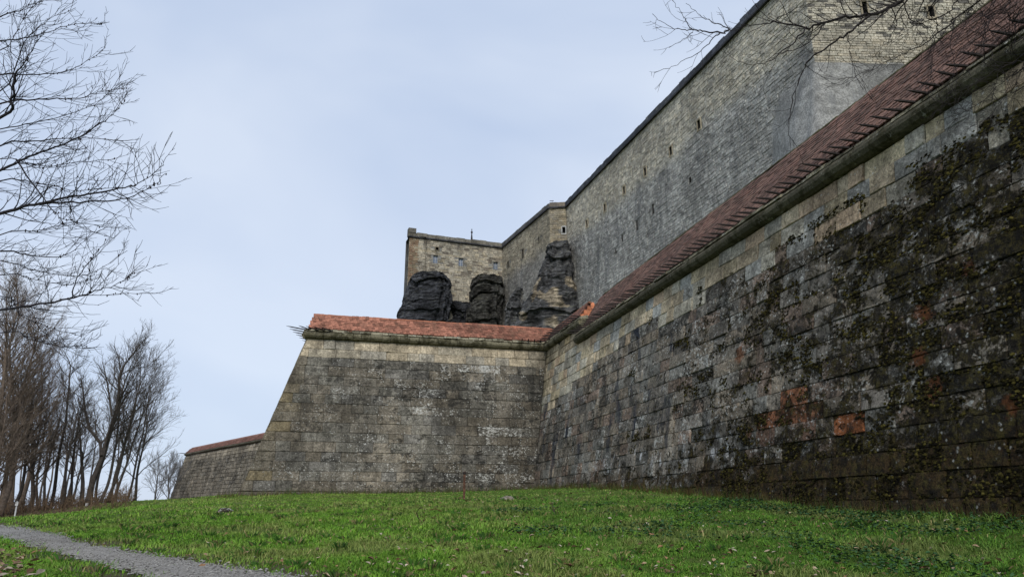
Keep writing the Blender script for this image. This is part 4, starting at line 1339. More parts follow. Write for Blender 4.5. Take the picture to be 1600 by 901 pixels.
T("brown twiggy tree crowded against the left frame behind the tallest one", 48, [(-30, 815), (-24, 740), (-14, 650), (-8, 560), (-4, 490)], 0.17, 36, 3.6, 3, 112, BRN, 0.2)
T("brown twiggy tree with a low rounded crown by the path", 46, [(42, 810), (48, 760), (52, 700), (50, 650), (44, 600)], 0.16, 30, 2.9, 3, 113, BRN, 0.25)
T("thin brown bare tree between the thicket and the path bend", 54, [(52, 808), (58, 760), (68, 700), (74, 640), (72, 590)], 0.14, 24, 2.8, 3, 114, BRN, 0.25)
T("slim bare tree near the hill crest, partly behind the forked tree", 56, [(112, 800), (118, 750), (132, 700), (145, 650)], 0.13, 14, 2.8, 3, 115, GREY, 0.25)
T("brown leaning bare tree at the back of the thicket", 58, [(30, 806), (40, 750), (52, 690), (66, 630), (70, 570)], 0.15, 27, 3.2, 3, 116, BRN, 0.25)
for i, (px, top, s, lab) in enumerate([(262, 722, 121, "small pale bare tree far beyond the crest, near the distant bastion"), (244, 735, 122, "low hazy bare tree far beyond the crest, left of the pale one"), (276, 742, 123, "tiny bare tree close to the distant bastion's corner")]):
    T(lab, 105 + 4 * i, [(px, 785), (px + 1, 765), (px + 2, 745), (px + 4, top)], 0.16, 16, 4.0, 3, s, (0.12, 0.115, 0.11), 0.1, rmin=0.012, group="small trees far beyond the crest")
T("bare stem with a twin fork just right of the big forked tree", 51, [(148, 801), (158, 740), (172, 680), (186, 625), (196, 585)], 0.12, 16, 2.8, 3, 161, GREY, 0.25)
T("slender tree with long feathery twigs near the right end of the row", 53, [(194, 790), (208, 735), (224, 680), (234, 625), (244, 580)], 0.11, 20, 3.0, 3, 162, GREY, 0.2)
T("thin tree with pale upper twigs, highest of the stems right of the forked tree", 55, [(172, 796), (186, 730), (202, 660), (216, 600), (220, 550)], 0.14, 20, 3.4, 3, 163, GREY, 0.25)
T("dark stem with short side twigs just right of the path bend", 48, [(100, 805), (110, 755), (118, 700), (126, 655), (134, 605)], 0.13, 14, 2.4, 3, 164, DK, 0.3)
T("brown many-twigged tree leaning over the path's far end", 43, [(-8, 815), (4, 750), (22, 680), (40, 610), (52, 545), (56, 500)], 0.17, 39, 3.4, 3, 165, BRN, 0.2)
T("brown tree with a broom of upright twigs high above the thicket", 45, [(-20, 815), (-10, 730), (4, 640), (14, 550), (22, 480), (26, 430)], 0.15, 42, 3.6, 3, 166, BRN, 0.25)
T("brown bushy tree low at the left edge, in front of the thicket", 39, [(-14, 815), (-6, 770), (2, 720), (6, 670), (4, 620)], 0.15, 36, 2.8, 3, 167, BRN, 0.15)
T("brown twiggy tree filling the left edge just under the overhanging near branches", 40, [(-30, 815), (-16, 720), (0, 620), (10, 530), (16, 460)], 0.17, 44, 3.4, 3, 168, BRN, 0.2)
T("brown tree with a wide haze of twigs behind the tallest thicket tree", 50, [(10, 808), (24, 730), (40, 640), (48, 570), (50, 520)], 0.15, 40, 3.4, 3, 169, BRN, 0.2)
T("reddish brown twiggy tree between the thicket and the tall thin tree", 47, [(36, 808), (46, 740), (60, 670), (66, 610), (70, 560)], 0.14, 34, 2.8, 3, 170, BRN, 0.25)
rgb_ = random.Random(9)
for i in range(16):                                           # slim stems further back in the thicket
    px = rgb_.uniform(-40, 205); d = rgb_.uniform(58, 72)
    T("slim dark stem standing among the other bare trees at the back of the thicket", d, [(px, 803), (px + 6, 750), (px + rgb_.uniform(8, 20), 690), (px + rgb_.uniform(14, 30), 630)], 0.12, 9, 2.6, 3, 140 + i, GREY if i % 2 else BRN, 0.3, group="slim stems at the back of the thicket")

def near_limb(mb, px_pts, d, r0, rg, twig=0.8, count=None, dz=0.0, attach=None, col=(0.030, 0.027, 0.030, 1), levels=2, step=0.16, rmin=0.0035, sub=3):
    d1 = d + dz
    pts = []
    n = len(px_pts)
    for i, (px, py) in enumerate(px_pts):
        pts.append(at_d(px, py, d + (d1 - d) * i / (n - 1)))
    if attach is not None:
        pts = [attach] + [(np.array(attach) + pts[0]) / 2 + np.array([0, 0, 0.12])] + pts
    pts = np.array(pts)
    m = 5 * (len(pts) - 1) + 1
    # Catmull-Rom through the points
    ext = np.concatenate([[2 * pts[0] - pts[1]], pts, [2 * pts[-1] - pts[-2]]])
    out = []
    for t in np.linspace(0, len(pts) - 1 - 1e-6, m):
        i = int(t); f = t - i
        p0, p1, p2, p3 = ext[i:i + 4]
        out.append(0.5 * ((2 * p1) + (p2 - p0) * f + (2 * p0 - 5 * p1 + 4 * p2 - p3) * f * f + (3 * p1 - p0 - 3 * p2 + p3) * f ** 3))
    out = np.array(out)
    out[1:-1] += np.array([[rg.gauss(0, 0.008) for _ in range(3)] for _ in range(m - 2)])
    rad = np.maximum(rmin, 1.2 * r0 * np.linspace(1, 0, m) ** 0.85)
    tube(mb, out, rad, 6, col, cap=False)
    L = np.sum(np.linalg.norm(np.diff(out, axis=0), axis=1))
    if count is None: count = int(L / step)
    sub_twigs(mb, out, r0, rg, count, twig, levels, (0.4, 0.95), 0.07, col, 0.15, 0.10, rmin, sub)
    return out

def buds(mb, pts, rg, n):
    for _ in range(n):
        i = rg.randrange(len(pts)); P = pts[i] + np.array([rg.gauss(0, .01) for _ in range(3)])
        box(mb, P, (.006, 0, 0), (0, .006, 0), (0, 0, .012), (0.03, 0.02, 0.02, 1))

def near_left_tree():
    rg = random.Random(201)
    root = thing("near_tree", "near bare tree outside the left edge whose fine branches reach across the sky", "tree")
    d = 11.0
    base = at_d(-420, 700, d); bx, by = base[0], base[1]; bz = gz1(bx, by)
    mb = MB()
    tr = np.array([(bx, by, bz - .1), (bx + .05, by, bz + 2), (bx + .15, by + .1, bz + 4.5), (bx + .1, by, bz + 7), (bx + .3, by, bz + 9.5), (bx + .4, by, bz + 12)])
    tube(mb, tr, [0.26, 0.2, 0.17, 0.13, 0.08, 0.03], 10, (0.05, 0.045, 0.042, 1)); mb.build("trunk", M['bark'], root, smooth=True)
    s = 1 / 1.609
    limbs = [([(0, 535), (60, 520), (130, 505), (200, 490), (300, 475), (360, 455), (412, 415)], 0.024), ([(100, 512), (180, 508), (270, 505), (330, 495), (385, 465), (415, 437)], 0.012),
             ([(0, 430), (60, 400), (140, 370), (240, 320), (290, 280), (315, 250)], 0.020), ([(0, 365), (100, 355), (200, 345), (310, 355)], 0.015), ([(0, 455), (100, 462), (200, 478), (300, 470)], 0.013),
             ([(0, 297), (30, 250), (40, 190), (68, 150), (95, 90)], 0.026), ([(0, 262), (100, 250), (200, 246), (260, 228), (318, 222)], 0.015), ([(0, 102), (90, 90), (170, 65), (275, 56)], 0.015),
             ([(0, 42), (60, 22), (130, -10)], 0.016), ([(0, 632), (60, 640), (150, 645), (205, 612), (225, 590)], 0.016), ([(0, 778), (100, 766), (185, 748), (240, 730), (300, 712), (335, 685)], 0.018),
             ([(180, 750), (190, 705), (230, 650), (266, 600)], 0.008), ([(185, 745), (270, 740), (362, 735)], 0.007), ([(0, 655), (100, 682), (220, 690), (320, 630)], 0.012),
             ([(0, 185), (100, 187), (170, 178), (225, 150), (265, 120)], 0.014), ([(0, 590), (90, 580), (180, 560), (270, 572)], 0.010), ([(0, 745), (50, 790), (120, 820), (205, 845)], 0.009),
             ([(40, 400), (110, 500), (150, 545), (200, 560)], 0.010), ([(0, 325), (80, 310), (180, 285), (250, 255), (310, 183)], 0.012), ([(0, 230), (60, 110), (110, 60), (190, 20)], 0.014),
             ([(0, 835), (70, 850), (150, 870), (215, 868)], 0.009), ([(0, 690), (80, 700), (170, 715), (230, 700)], 0.009), ([(0, 130), (50, 60), (90, 10)], 0.012), ([(0, 400), (90, 420), (180, 410), (290, 400)], 0.009)]
    mb = MB()
    for i, (ln, r) in enumerate(limbs):
        ln = [(x * s, y * s) for x, y in ln]
        dd = d + rg.uniform(-1.6, 1.6)
        at = None
        if ln[0][0] < 5:
            z0 = at_d(*ln[0], dd)[2]
            at = (bx + .1, by, max(bz + 1.2, z0 - rg.uniform(0.3, 1.2)))
        q = near_limb(mb, ln, dd, r, rg, 0.85, None, rg.uniform(-1.2, 0.8), at, (0.034, 0.031, 0.036, 1), 2, 0.20, 0.0038, 3)
        buds(mb, q[len(q) // 2:], rg, 10)
    mb.build("crown", M['bark'], root)
near_left_tree()

def near_right_tree():
    rg = random.Random(301)
    root = thing("near_tree", "near bare tree outside the top right corner whose crooked branch hangs over the wall", "tree")
    d = 7.0
    bx, by = 8.3, -0.6; bz = gz1(bx, by)
    mb = MB()
    tr = np.array([(bx, by, bz - .1), (bx, by + .05, bz + 2.5), (bx - .1, by + .1, bz + 5), (bx - .2, by + .3, bz + 7.5), (bx - .1, by + .4, bz + 10)])
    tube(mb, tr, [0.24, 0.19, 0.15, 0.1, 0.04], 10, (0.05, 0.045, 0.042, 1)); mb.build("trunk", M['bark'], root, smooth=True)
    S = 1 / 2.65
    g = lambda L: [(1000 + x * S, y * S) for x, y in L]
    top = (bx - .15, by + .25, bz + 6.8)
    mb = MB()
    col = (0.026, 0.022, 0.022, 1)
    main = [(1330, -90), (1220, -50), (1150, -25), (1085, 5), (1030, 35), (950, 65), (850, 72), (750, 100), (690, 112), (600, 96), (540, 96), (430, 108), (370, 125)]
    L = [(main, 0.024, top), ([(370, 125), (330, 136), (270, 130), (220, 125), (160, 125), (85, 90), (50, 58)], 0.008, None), ([(220, 125), (190, 90), (165, 45), (128, -5)], 0.005, None),
         ([(372, 125), (310, 95), (250, 65), (190, 15)], 0.005, None), ([(330, 136), (300, 160), (250, 210), (150, 268), (60, 302)], 0.006, None), ([(220, 127), (190, 160), (120, 198)], 0.004, None),
         ([(690, 112), (640, 165), (560, 240), (480, 270), (390, 245)], 0.008, None), ([(950, 66), (860, 140), (780, 190), (705, 245), (660, 330), (625, 440), (612, 540), (637, 606)], 0.011, None),
         ([(1240, -20), (1232, 90), (1222, 150), (1205, 280), (1192, 380)], 0.007, (bx - 1, by + 1.8, bz + 8)), ([(1410, -10), (1412, 40), (1440, 110), (1490, 190)], 0.006, (bx - .6, by + 1.6, bz + 8)),
         ([(1550, -10), (1552, 80), (1556, 170)], 0.005, (bx - .4, by + 1.5, bz + 8)), ([(1400, 10), (1300, 90), (1200, 165), (1100, 220), (1050, 242), (930, 302), (820, 330)], 0.009, top),
         ([(1640, 190), (1560, 250), (1440, 310), (1330, 380), (1240, 430)], 0.008, top), ([(1640, 240), (1560, 290), (1480, 360), (1380, 450), (1300, 470)], 0.006, top),
         ([(770, 95), (680, 190), (560, 230), (470, 320)], 0.006, None), ([(860, 140), (870, 210), (890, 300), (925, 370)], 0.004, None), ([(1085, 5), (1120, 80), (1180, 110), (1260, 190)], 0.006, None),
         ([(1040, 30), (1060, 110), (1010, 190), (960, 240)], 0.005, None), ([(1300, 92), (1290, 200), (1310, 330), (1300, 440)], 0.004, None), ([(540, 96), (600, 60), (690, 30), (770, 60)], 0.005, None),
         ([(960, 62), (900, 20), (840, -10)], 0.006, None), ([(1110, -5), (1080, 70), (1110, 130), (1060, 180)], 0.005, None), ([(1320, -20), (1290, 40), (1180, 90), (1100, 95), (1000, 50)], 0.007, None)]
    L += [([(1640, 40), (1560, 60), (1480, 40), (1390, 60), (1290, 110)], 0.007, top), ([(1640, 120), (1540, 130), (1450, 170), (1360, 180), (1270, 240)], 0.007, top),
          ([(1620, -10), (1600, 90), (1610, 180), (1590, 290)], 0.005, (bx - .4, by + 1.4, bz + 8)), ([(1480, -10), (1470, 60), (1430, 130), (1420, 220)], 0.005, (bx - .5, by + 1.6, bz + 8)),
          ([(1250, -15), (1180, 30), (1120, 45), (1040, 100)], 0.006, (bx - 1, by + 1.8, bz + 8)), ([(1640, 320), (1560, 340), (1490, 420), (1440, 500)], 0.006, top)]
    rr = random.Random(77)
    for ln, r, at in L:
        q = near_limb(mb, g(ln), d, r, rg, 0.55, None, rr.uniform(-.2, .2), at, col, 2, 0.19, 0.0024, 2)
    mb.build("crown", M['bark'], root)
near_right_tree()

# ------------------------------------------------------------------ lawn: blades, leaves, moss and small things
def lawn():
    rng = np.random.default_rng(5)
    def scatter(n, dmin, dmax):
        az = rng.uniform(radians(-40), radians(40), n) + PHI
        d = np.sqrt(rng.uniform(dmin ** 2, dmax ** 2, n))
        return d * np.sin(az), d * np.cos(az), d
    allv, allf, allc = [], [], []
    base = 0
    for n, d0, d1, h0, w0 in [(190000, 5.0, 12.0, 0.052, 0.0050), (170000, 12.0, 22.0, 0.055, 0.0075), (90000, 22.0, 37.0, 0.06, 0.013), (40000, 37.0, 60.0, 0.07, 0.022)]:
        x, y, d = scatter(n, d0, d1)
        z = gz(x, y)
        pd = path_dist(x, y)
        ok = (x < batter_x(z) - 0.05) & (pd > 0.12 - 0.5 * rng.random(n) ** 2.5)
        ok &= ~((y > batter_y(z) - 0.05) & (x > edge_x(z) - 0.0) & (y < BACK_Y))
        patch = np.array([mnoise.noise(Vector((a * 0.6, b * 0.6, 1.0))) for a, b in zip(x, y)])
        big = np.array([mnoise.noise(Vector((a * 0.16, b * 0.16, 5.0))) for a, b in zip(x, y)])
        edge = ((pd < 0.55 + 0.5 * patch) & (y < 13)) | ((x < -13) & (y > 35))   # trampled soil by the near path, litter under the trees
        ok &= ~((edge | (patch > 0.42)) & (rng.random(n) < 0.75))
        x, y, z, d, patch, big, pd = [k[ok] for k in (x, y, z, d, patch, big, pd)]
        n = len(x)
        # lush near the middle of the lawn, short and dry higher up
        high = sstep(1.5, 2.1, z)
        clump = np.array([mnoise.noise(Vector((a * 2.3, b * 2.3, 11.0))) for a, b in zip(x, y)])
        tall = np.clip(1.0 + 0.7 * patch + 0.4 * big + 0.9 * clump, 0.35, 2.2) * (1 - 0.35 * high)
        near_wall = sstep(1.0, 0.1, np.minimum(batter_x(z) - x, np.where(x > edge_x(z), batter_y(z) - y, 9)))
        h = h0 * tall * rng.uniform(0.55, 1.35, n) * (1 + 1.0 * near_wall)
        w = w0 * rng.uniform(0.7, 1.3, n)
        a = rng.uniform(0, 2 * pi, n); b = rng.uniform(0, 2 * pi, n); ln = rng.uniform(0.4, 1.4, n) * h
        wx, wy = np.cos(a) * w, np.sin(a) * w; bx_, by_ = np.cos(b) * ln, np.sin(b) * ln
        P0 = np.stack([x - wx, y - wy, z - 0.01], 1); P1 = np.stack([x + wx, y + wy, z - 0.01], 1)
        P2 = np.stack([x - wx * .7 + bx_ * .35, y - wy * .7 + by_ * .35, z + h * .6], 1); P3 = np.stack([x + wx * .7 + bx_ * .35, y + wy * .7 + by_ * .35, z + h * .6], 1)
        P4 = np.stack([x + bx_, y + by_, z + h * np.where(ln > h * .7, .75, 1.0)], 1)
        V = np.stack([P0, P1, P2, P3, P4], 1).reshape(-1, 3)
        g = rng.random(n)[:, None]
        green = np.array([0.058, 0.160, 0.014]) * (1 - g) + np.array([0.180, 0.330, 0.036]) * g
        dry = np.array([0.36, 0.30, 0.13]); dark = np.array([0.036, 0.095, 0.022])
        fd = np.clip(sstep(-0.05, 0.40, patch + 0.6 * big + 0.05) * 0.24 + 0.16 * high * (rng.random(n) < 0.8), 0, 0.8)[:, None] * (rng.random(n)[:, None] < 0.75)
        c = green * (1 - fd) + dry * fd
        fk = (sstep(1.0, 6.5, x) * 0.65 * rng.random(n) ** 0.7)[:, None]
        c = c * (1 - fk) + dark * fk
        c = c * (1 + 0.5 * clump[:, None] + 0.3 * patch[:, None])
        olive = (sstep(0.16, 0.45, patch + 0.35 * clump) * 0.5)[:, None]
        c = c * (1 - olive) + np.array([0.15, 0.135, 0.055]) * (0.8 + 0.4 * g) * olive
        isdry = (rng.random(n) < 0.035)[:, None]
        c = np.where(isdry, dry * rng.uniform(0.7, 1.2, n)[:, None], c)
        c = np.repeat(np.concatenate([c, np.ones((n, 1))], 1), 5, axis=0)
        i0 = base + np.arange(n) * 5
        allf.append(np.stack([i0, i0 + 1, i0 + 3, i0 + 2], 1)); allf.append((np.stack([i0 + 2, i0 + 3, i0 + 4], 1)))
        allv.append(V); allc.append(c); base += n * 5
    V = np.concatenate(allv); me = bpy.data.meshes.new("grass")
    quads = np.concatenate([f for f in allf if f.shape[1] == 4]); tris = np.concatenate([f for f in allf if f.shape[1] == 3])
    me.vertices.add(len(V)); me.vertices.foreach_set("co", V.astype(np.float32).ravel())
    loops = np.concatenate([quads.ravel(), tris.ravel()])
    me.loops.add(len(loops)); me.loops.foreach_set("vertex_index", loops.astype(np.int32))
    me.polygons.add(len(quads) + len(tris))
    ls = np.concatenate([np.arange(len(quads)) * 4, len(quads) * 4 + np.arange(len(tris)) * 3])
    me.polygons.foreach_set("loop_start", ls.astype(np.int32))
    me.update(calc_edges=True); me.validate()
    at = me.attributes.new("Tint", 'FLOAT_COLOR', 'POINT'); at.data.foreach_set("color", np.concatenate(allc).astype(np.float32).ravel())
    me.materials.append(M['blade'])
    tag(link("grass", me), kind='stuff')
lawn()

def leaf_geo(P, size, rg, lift=0.01):
    """a curled dead leaf: a six-sided blade folded along its rib"""
    a = rg.uniform(0, 2 * pi); tx, ty = rg.uniform(-.5, .5), rg.uniform(-.5, .5)
    R = Matrix.Rotation(a, 3, 'Z') @ Matrix.Rotation(tx, 3, 'X') @ Matrix.Rotation(ty, 3, 'Y')
    cu = rg.uniform(0.1, 0.45)
    pts = [(0, -1, 0), (.45, -.45, cu), (.6, .15, cu * 1.2), (.0, 1.0, .1), (-.6, .15, cu * 1.1), (-.45, -.45, cu), (0, .0, 0)]
    V = [np.array(P) + np.array(R @ Vector(p)) * size + np.array([0, 0, lift]) for p in pts]
    return V, [(0, 1, 6), (1, 2, 6), (2, 3, 6), (3, 4, 6), (4, 5, 6), (5, 0, 6)]

def small_stuff():
    rg = random.Random(61)
    mb = MB()
    tans = [(0.30, 0.21, 0.13), (0.22, 0.13, 0.07), (0.38, 0.29, 0.20), (0.14, 0.085, 0.05), (0.26, 0.15, 0.08), (0.42, 0.36, 0.28)]
    cnt = 0
    while cnt < 1500:
        d = rg.uniform(6.5, 26) if rg.random() < 0.7 else rg.uniform(6.5, 11)
        az = PHI + rg.uniform(radians(-30), radians(38))
        x, y = d * sin(az), d * cos(az)
        if x > 9.9 or y > 35: continue
        p = mnoise.noise(Vector((x * 0.5, y * 0.5, 9.0)))
        dens = 0.30 + 0.5 * (x > 1) + 0.8 * max(0, p) - 0.25 * (x < -3)
        if rg.random() > dens: continue
        pd = path_dist(np.array([x]), np.array([y]))[0]
        if pd < 0.05 and rg.random() < 0.9: continue
        z = gz1(x, y)
        V, F = leaf_geo((x, y, z + rg.uniform(0.01, 0.05)), rg.uniform(0.018, 0.050), rg)
        c = rg.choice(tans); k = rg.uniform(0.7, 1.2)
        mb.add(V, F, (c[0] * k, c[1] * k, c[2] * k, 1)); cnt += 1
    for k in range(500):                                      # the heap of leaves in the lower left corner
        px, py = rg.uniform(-120, 62), rg.uniform(870, 960)
        if rg.random() < (px - 10) / 70: continue
        P = on_ground(px, py)
        V, F = leaf_geo((P[0], P[1], gz1(P[0], P[1]) + rg.uniform(0.0, 0.14)), rg.uniform(0.028, 0.06), rg)
        c = rg.choice(tans); kk = rg.uniform(0.5, 1.0)
        mb.add(V, F, (c[0] * kk, c[1] * kk, c[2] * kk, 1))
    tag(mb.build("fallen_leaves", M['leaf']), kind='stuff')

    mb = MB()                                                 # coarse tufts
    for _ in range(420):
        d = math.sqrt(rg.uniform(6.0 ** 2, 24 ** 2)); az = PHI + rg.uniform(radians(-36), radians(38))
        x, y = d * sin(az), d * cos(az)
        if x > 9.6 or path_dist(np.array([x]), np.array([y]))[0] < 0.15: continue
        z = gz1(x, y); k0 = rg.uniform(0.6, 1.1); hh = rg.uniform(0.05, 0.11)
        for _b in range(28):
            a, rr, l = rg.uniform(0, 2 * pi), rg.uniform(0, .09), rg.uniform(.03, .11)
            bx, by = x + cos(a) * rr, y + sin(a) * rr; h = hh * rg.uniform(.6, 1.2); w = .0035
            c = rg.choice([(0.045, 0.125, 0.016), (0.06, 0.15, 0.02), (0.035, 0.10, 0.016), (0.22, 0.19, 0.08)])
            mb.add([(bx - sin(a) * w, by + cos(a) * w, z - .01), (bx + sin(a) * w, by - cos(a) * w, z - .01), (bx + cos(a) * l * .4, by + sin(a) * l * .4, z + h * .75), (bx + cos(a) * l, by + sin(a) * l, z + h)],
                   [(0, 1, 2), (0, 2, 3)], (c[0] * k0, c[1] * k0, c[2] * k0, 1))
    tag(mb.build("grass_tufts", M['blade']), kind='stuff')

    mb = MB()                                                 # brush and saplings under the trees
    for _ in range(1500):
        px = rg.uniform(-160, 205); d = rg.uniform(40, 66)
        P = at_d(px, 800, d); x, y = P[0], P[1]; z = gz1(x, y)
        if path_dist(np.array([x]), np.array([y]))[0] < 0.4: continue
        h = rg.uniform(0.25, 1.3) * (1.6 if rg.random() < 0.12 else 1)
        k = rg.uniform(0.6, 1.2); c = (0.14 * k, 0.095 * k, 0.06 * k, 1)
        q = polyline((x, y, z - .05), (rg.gauss(0, .3), rg.gauss(0, .3), 1), h, 3, 0.2, 0.02, rg)
        tube(mb, q, [.016, .012, .009, .004], 3, c, cap=False)
        for _j in range(4):
            tube(mb, polyline(q[rg.choice([1, 2])], (rg.gauss(0, 1), rg.gauss(0, 1), .7), h * .5, 2, .2, .02, rg), [.009, .007, .004], 3, c, cap=False)
    tag(mb.build("undergrowth", M['bark']), kind='stuff')

    mb = MB()                                                 # broad-leaved ground ivy towards the wall on the right
    cnt = 0
    while cnt < 5200:
        x, y = rg.uniform(2.5, 9.9), rg.uniform(4.5, 17)
        p = mnoise.noise(Vector((x * 0.7, y * 0.7, 14.0))) + 0.09 * (x - 6.5)
        if p < rg.uniform(0.0, 0.35): continue
        z = gz1(x, y)
        V, F = leaf_geo((x, y, z + rg.uniform(0.03, 0.10)), rg.uniform(0.018, 0.04), rg)
        k = rg.uniform(0.6, 1.3)
        mb.add(V, F, (0.035 * k, 0.085 * k, 0.030 * k, 1)); cnt += 1
    tag(mb.build("ground_ivy", M['blade']), kind='stuff')

    mb = MB()                                                 # loose gravel on the path
    cnt = 0
    while cnt < 5000:
        i = rg.randrange(NP); f = rg.uniform(-1.03, 1.03)
        p = pmid[i] + (pfr[i] - pnr[i]) / 2 * f
        p = p + np.array([rg.uniform(-.15, .15), rg.uniform(-.15, .15), 0])
        if not 3 < np.hypot(p[0], p[1]) < 24: 
            cnt += 1; continue
        r = rg.uniform(0.006, 0.017) * (1.5 if abs(f) > .85 else 1)
        z = gz1(p[0], p[1]) + 0.02 + 0.03 * max(0, 1 - f * f)
        k = rg.uniform(0.6, 1.3)
        v = [(p[0] + r * a * rg.uniform(.7, 1.2), p[1] + r * b * rg.uniform(.7, 1.2), z + r * c * .7) for a, b, c in [(1, 0, 0), (0, 1, 0), (-1, 0, 0), (0, -1, 0), (0, 0, 1), (0, 0, -1)]]
        mb.add(v, [(0, 1, 4), (1, 2, 4), (2, 3, 4), (3, 0, 4), (1, 0, 5), (2, 1, 5), (3, 2, 5), (0, 3, 5)], (0.25 * k, 0.24 * k, 0.22 * k, 1)); cnt += 1
    tag(mb.build("gravel", M['leaf']), kind='stuff')

    # cushions of moss that stand proud of the curtain wall
    mb = MB()
    ico = [(0, 0, 1), (.9, 0, .35), (.28, .85, .35), (-.73, .53, .35), (-.73, -.53, .35), (.28, -.85, .35), (.73, .53, -.3), (-.28, .85, -.3), (-.9, 0, -.3), (-.28, -.85, -.3), (.73, -.53, -.3)]
    icf = [(0, 1, 2), (0, 2, 3), (0, 3, 4), (0, 4, 5), (0, 5, 1), (1, 6, 2), (2, 7, 3), (3, 8, 4), (4, 9, 5), (5, 10, 1), (6, 7, 2), (7, 8, 3), (8, 9, 4), (9, 10, 5), (10, 6, 1)]
    cnt = tries = 0
    while cnt < 20000 and tries < 700000:
        tries += 1
        y, z = rg.uniform(6.0, 25), rg.uniform(1.4, 8.2)
        near = float(sstep(24, 8.5, y))
        p = 0.5 * mnoise.noise(Vector((y * 0.55, z * 0.9, 21.0))) + 0.5 * mnoise.noise(Vector((y * 1.7, z * 2.6, 2.0))) + 0.3 * near - 0.17 + 0.18 * float(sstep(3.0, 2.0, z))
        if p < 0.02 + rg.uniform(0.0, 0.2): continue
        if z < gz1(9.9, y): continue
        s = 0.009 + 0.026 * rg.random() ** 1.8
        N = np.array([-0.99, 0, 0.14]); U = np.array([0.14, 0, 0.99]); T_ = np.array([0, 1.0, 0])
        C = np.array([batter_x(z) - 0.005, y, z])
        V = [C + T_ * (a * s * 1.5 * rg.uniform(.7, 1.3)) + U * (b * s * rg.uniform(.7, 1.3)) + N * (c * s * 0.55 * rg.uniform(.6, 1.3)) - U * (max(0, c) * s * 0.5) for a, b, c in ico]
        g = rg.random(); k = rg.uniform(0.5, 1.2)
        col = np.array([0.012, 0.010, 0.006]) * (1 - g) + np.array([0.085, 0.070, 0.018]) * g ** 2.2
        mb.add(V, icf, (*(col * k), 1)); cnt += 1
    tag(mb.build("moss", M['moss'], curtain), kind='stuff')

    # weeds and straw at the foot of the curtain wall
    mb = MB()
    for _ in range(4200):
        if _ < 2600:
            y = rg.uniform(7, 35); z = gz1(9.9, y); x = batter_x(z) - abs(rg.gauss(0.02, 0.16)) - 0.02
        else:
            x = rg.uniform(-4.2, 10); z = gz1(x, 35.3); y = batter_y(z) - abs(rg.gauss(0.02, 0.2)) - 0.02
        h = rg.uniform(0.08, 0.34); a = rg.uniform(0, 2 * pi); l = rg.uniform(.1, .6) * h
        w = 0.007
        v = [(x - w, y, z), (x + w, y + w, z), (x + cos(a) * l, y + sin(a) * l, z + h)]
        c = rg.choice([(0.06, 0.11, 0.02), (0.13, 0.10, 0.04), (0.09, 0.06, 0.025), (0.05, 0.08, 0.02)])
        mb.add(v, [(0, 1, 2)], (*c, 1))
    tag(mb.build("wall_foot_weeds", M['blade']), kind='stuff')

    # single things on the lawn
    st = thing("marker_post", "slim rusty marker post standing in the lawn in front of the bastion", "post")
    P = on_ground(725, 780); top = on_plane(725, 736, FWD, P @ FWD)
    mb = MB(); box(mb, (P[0], P[1], (P[2] + top[2]) / 2 - .1), (.032, 0, 0), (0, .02, 0), (0, 0, (top[2] - P[2]) / 2 + .1)); mb.build("shaft", plain("rust", (0.11, 0.055, 0.035), 0.8, 0.2, 0.4, 15), st)
    mb = MB(); box(mb, (P[0], P[1], top[2] - 0.05), (.05, 0, 0), (0, .03, 0), (0, 0, .035)); mb.build("cap", M['iron'], st)
    def boulder(px, py, r, label, col, seed):
        P = on_ground(px, py); g = random.Random(seed)
        mb = MB(); V = []
        for i in range(6):
            for k in range(9):
                ph = pi * i / 5; a = 2 * pi * k / 9
                q = r * (1 + 0.35 * mnoise.noise(Vector((cos(a) * sin(ph) * 1.5 + seed, sin(a) * sin(ph) * 1.5, cos(ph) * 1.5))))
                V.append((P[0] + q * sin(ph) * cos(a) * 1.4, P[1] + q * sin(ph) * sin(a), gz1(P[0], P[1]) + r * .25 + q * cos(ph) * .65))
        F = [(i * 9 + k, i * 9 + (k + 1) % 9, (i + 1) * 9 + (k + 1) % 9, (i + 1) * 9 + k) for i in range(5) for k in range(9)]
        mb.add(V, F, (*col, 0.6)); tag(mb.build("stone", M['wall']), label, "stone")
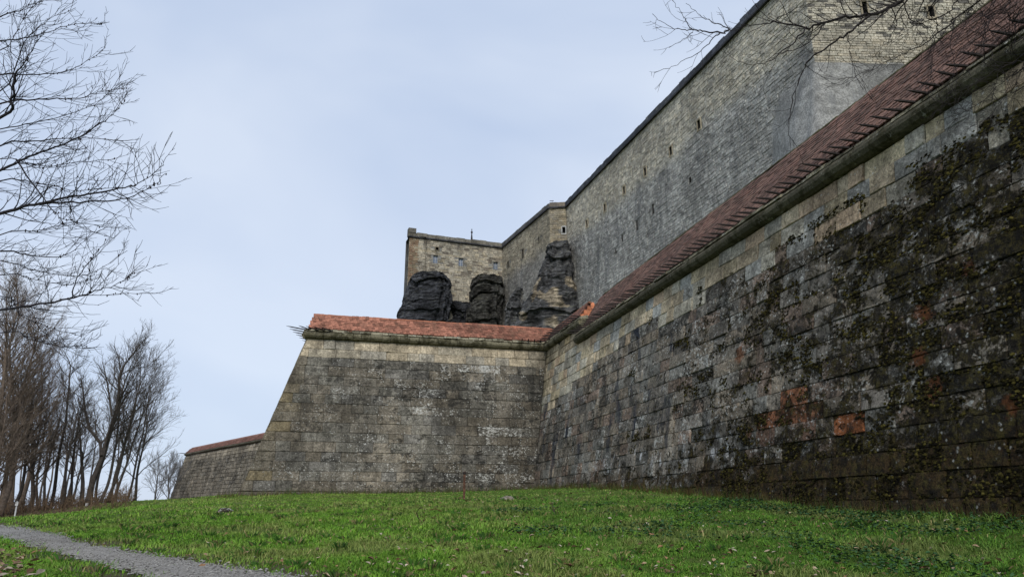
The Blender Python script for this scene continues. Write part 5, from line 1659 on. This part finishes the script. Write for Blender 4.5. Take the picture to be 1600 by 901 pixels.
    boulder(793, 782, 0.16, "pale stone lying on the lawn in front of the inner wall corner", (0.34, 0.30, 0.24), 3)
    boulder(351, 802, 0.17, "dark clod lying on the left part of the lawn", (0.05, 0.045, 0.03), 8)
    br = thing("bramble", "thin arching bramble stem curving over the lawn left of the marker post", "bramble")
    mb = MB(); d = on_ground(655, 815) @ FWD
    tube(mb, [at_d(x, y, d) for x, y in [(660, 816), (653, 808), (651, 800), (655, 794), (660, 792)]], [.012, .011, .01, .008, .005], 5, (.04, .03, .02, 1)); mb.build("stem", M['bark'], br)
    mb = MB(); d = on_ground(680, 800) @ FWD
    tube(mb, [at_d(x, y, d) for x, y in [(668, 800), (672, 796), (680, 794), (688, 797), (692, 801)]], [.011, .011, .01, .008, .005], 5, (.10, .04, .025, 1)); mb.build("shoot", M['bark'], br)
    w = thing("twig", "dry stalk lying against the grass on the right of the lawn", "twig")
    mb = MB(); P = on_ground(868, 806); Q = on_ground(862, 796)
    tube(mb, [P + (0, 0, .02), (P + Q) / 2 + (0, 0, .06), Q + (0, 0, .16)], [.014, .012, .006], 5, (.05, .035, .025, 1)); tube(mb, [(P + Q) / 2 + (0, 0, .06), Q + (.25, 0, .1)], [.01, .004], 4, (.05, .035, .025, 1)); mb.build("stalk", M['bark'], w)
    sg = thing("way_post", "pale narrow way post among the trees by the path", "post")
    P = at_d(22, 812, 40); z = gz1(P[0], P[1])
    mb = MB(); box(mb, (P[0], P[1], z + .42), (.03, 0, 0), (0, .03, 0), (0, 0, .5)); mb.build("shaft", M['frame'], sg)
    mb = MB(); box(mb, (P[0], P[1] - .055, z + .78), (.07, 0, 0), (0, .01, 0), (0, 0, .09)); mb.build("plate", plain("pale_plate", (0.6, 0.6, 0.58)), sg)
    pn_ = thing("notice", "small white notice fixed to the forked tree's trunk", "sign")
    P = at_d(135.5, 788, 45.3)
    mb = MB(); box(mb, P, (.07, -.02, 0), (0.003, .012, 0), (0, 0, .11)); mb.build("board", M['frame'], pn_)
small_stuff()
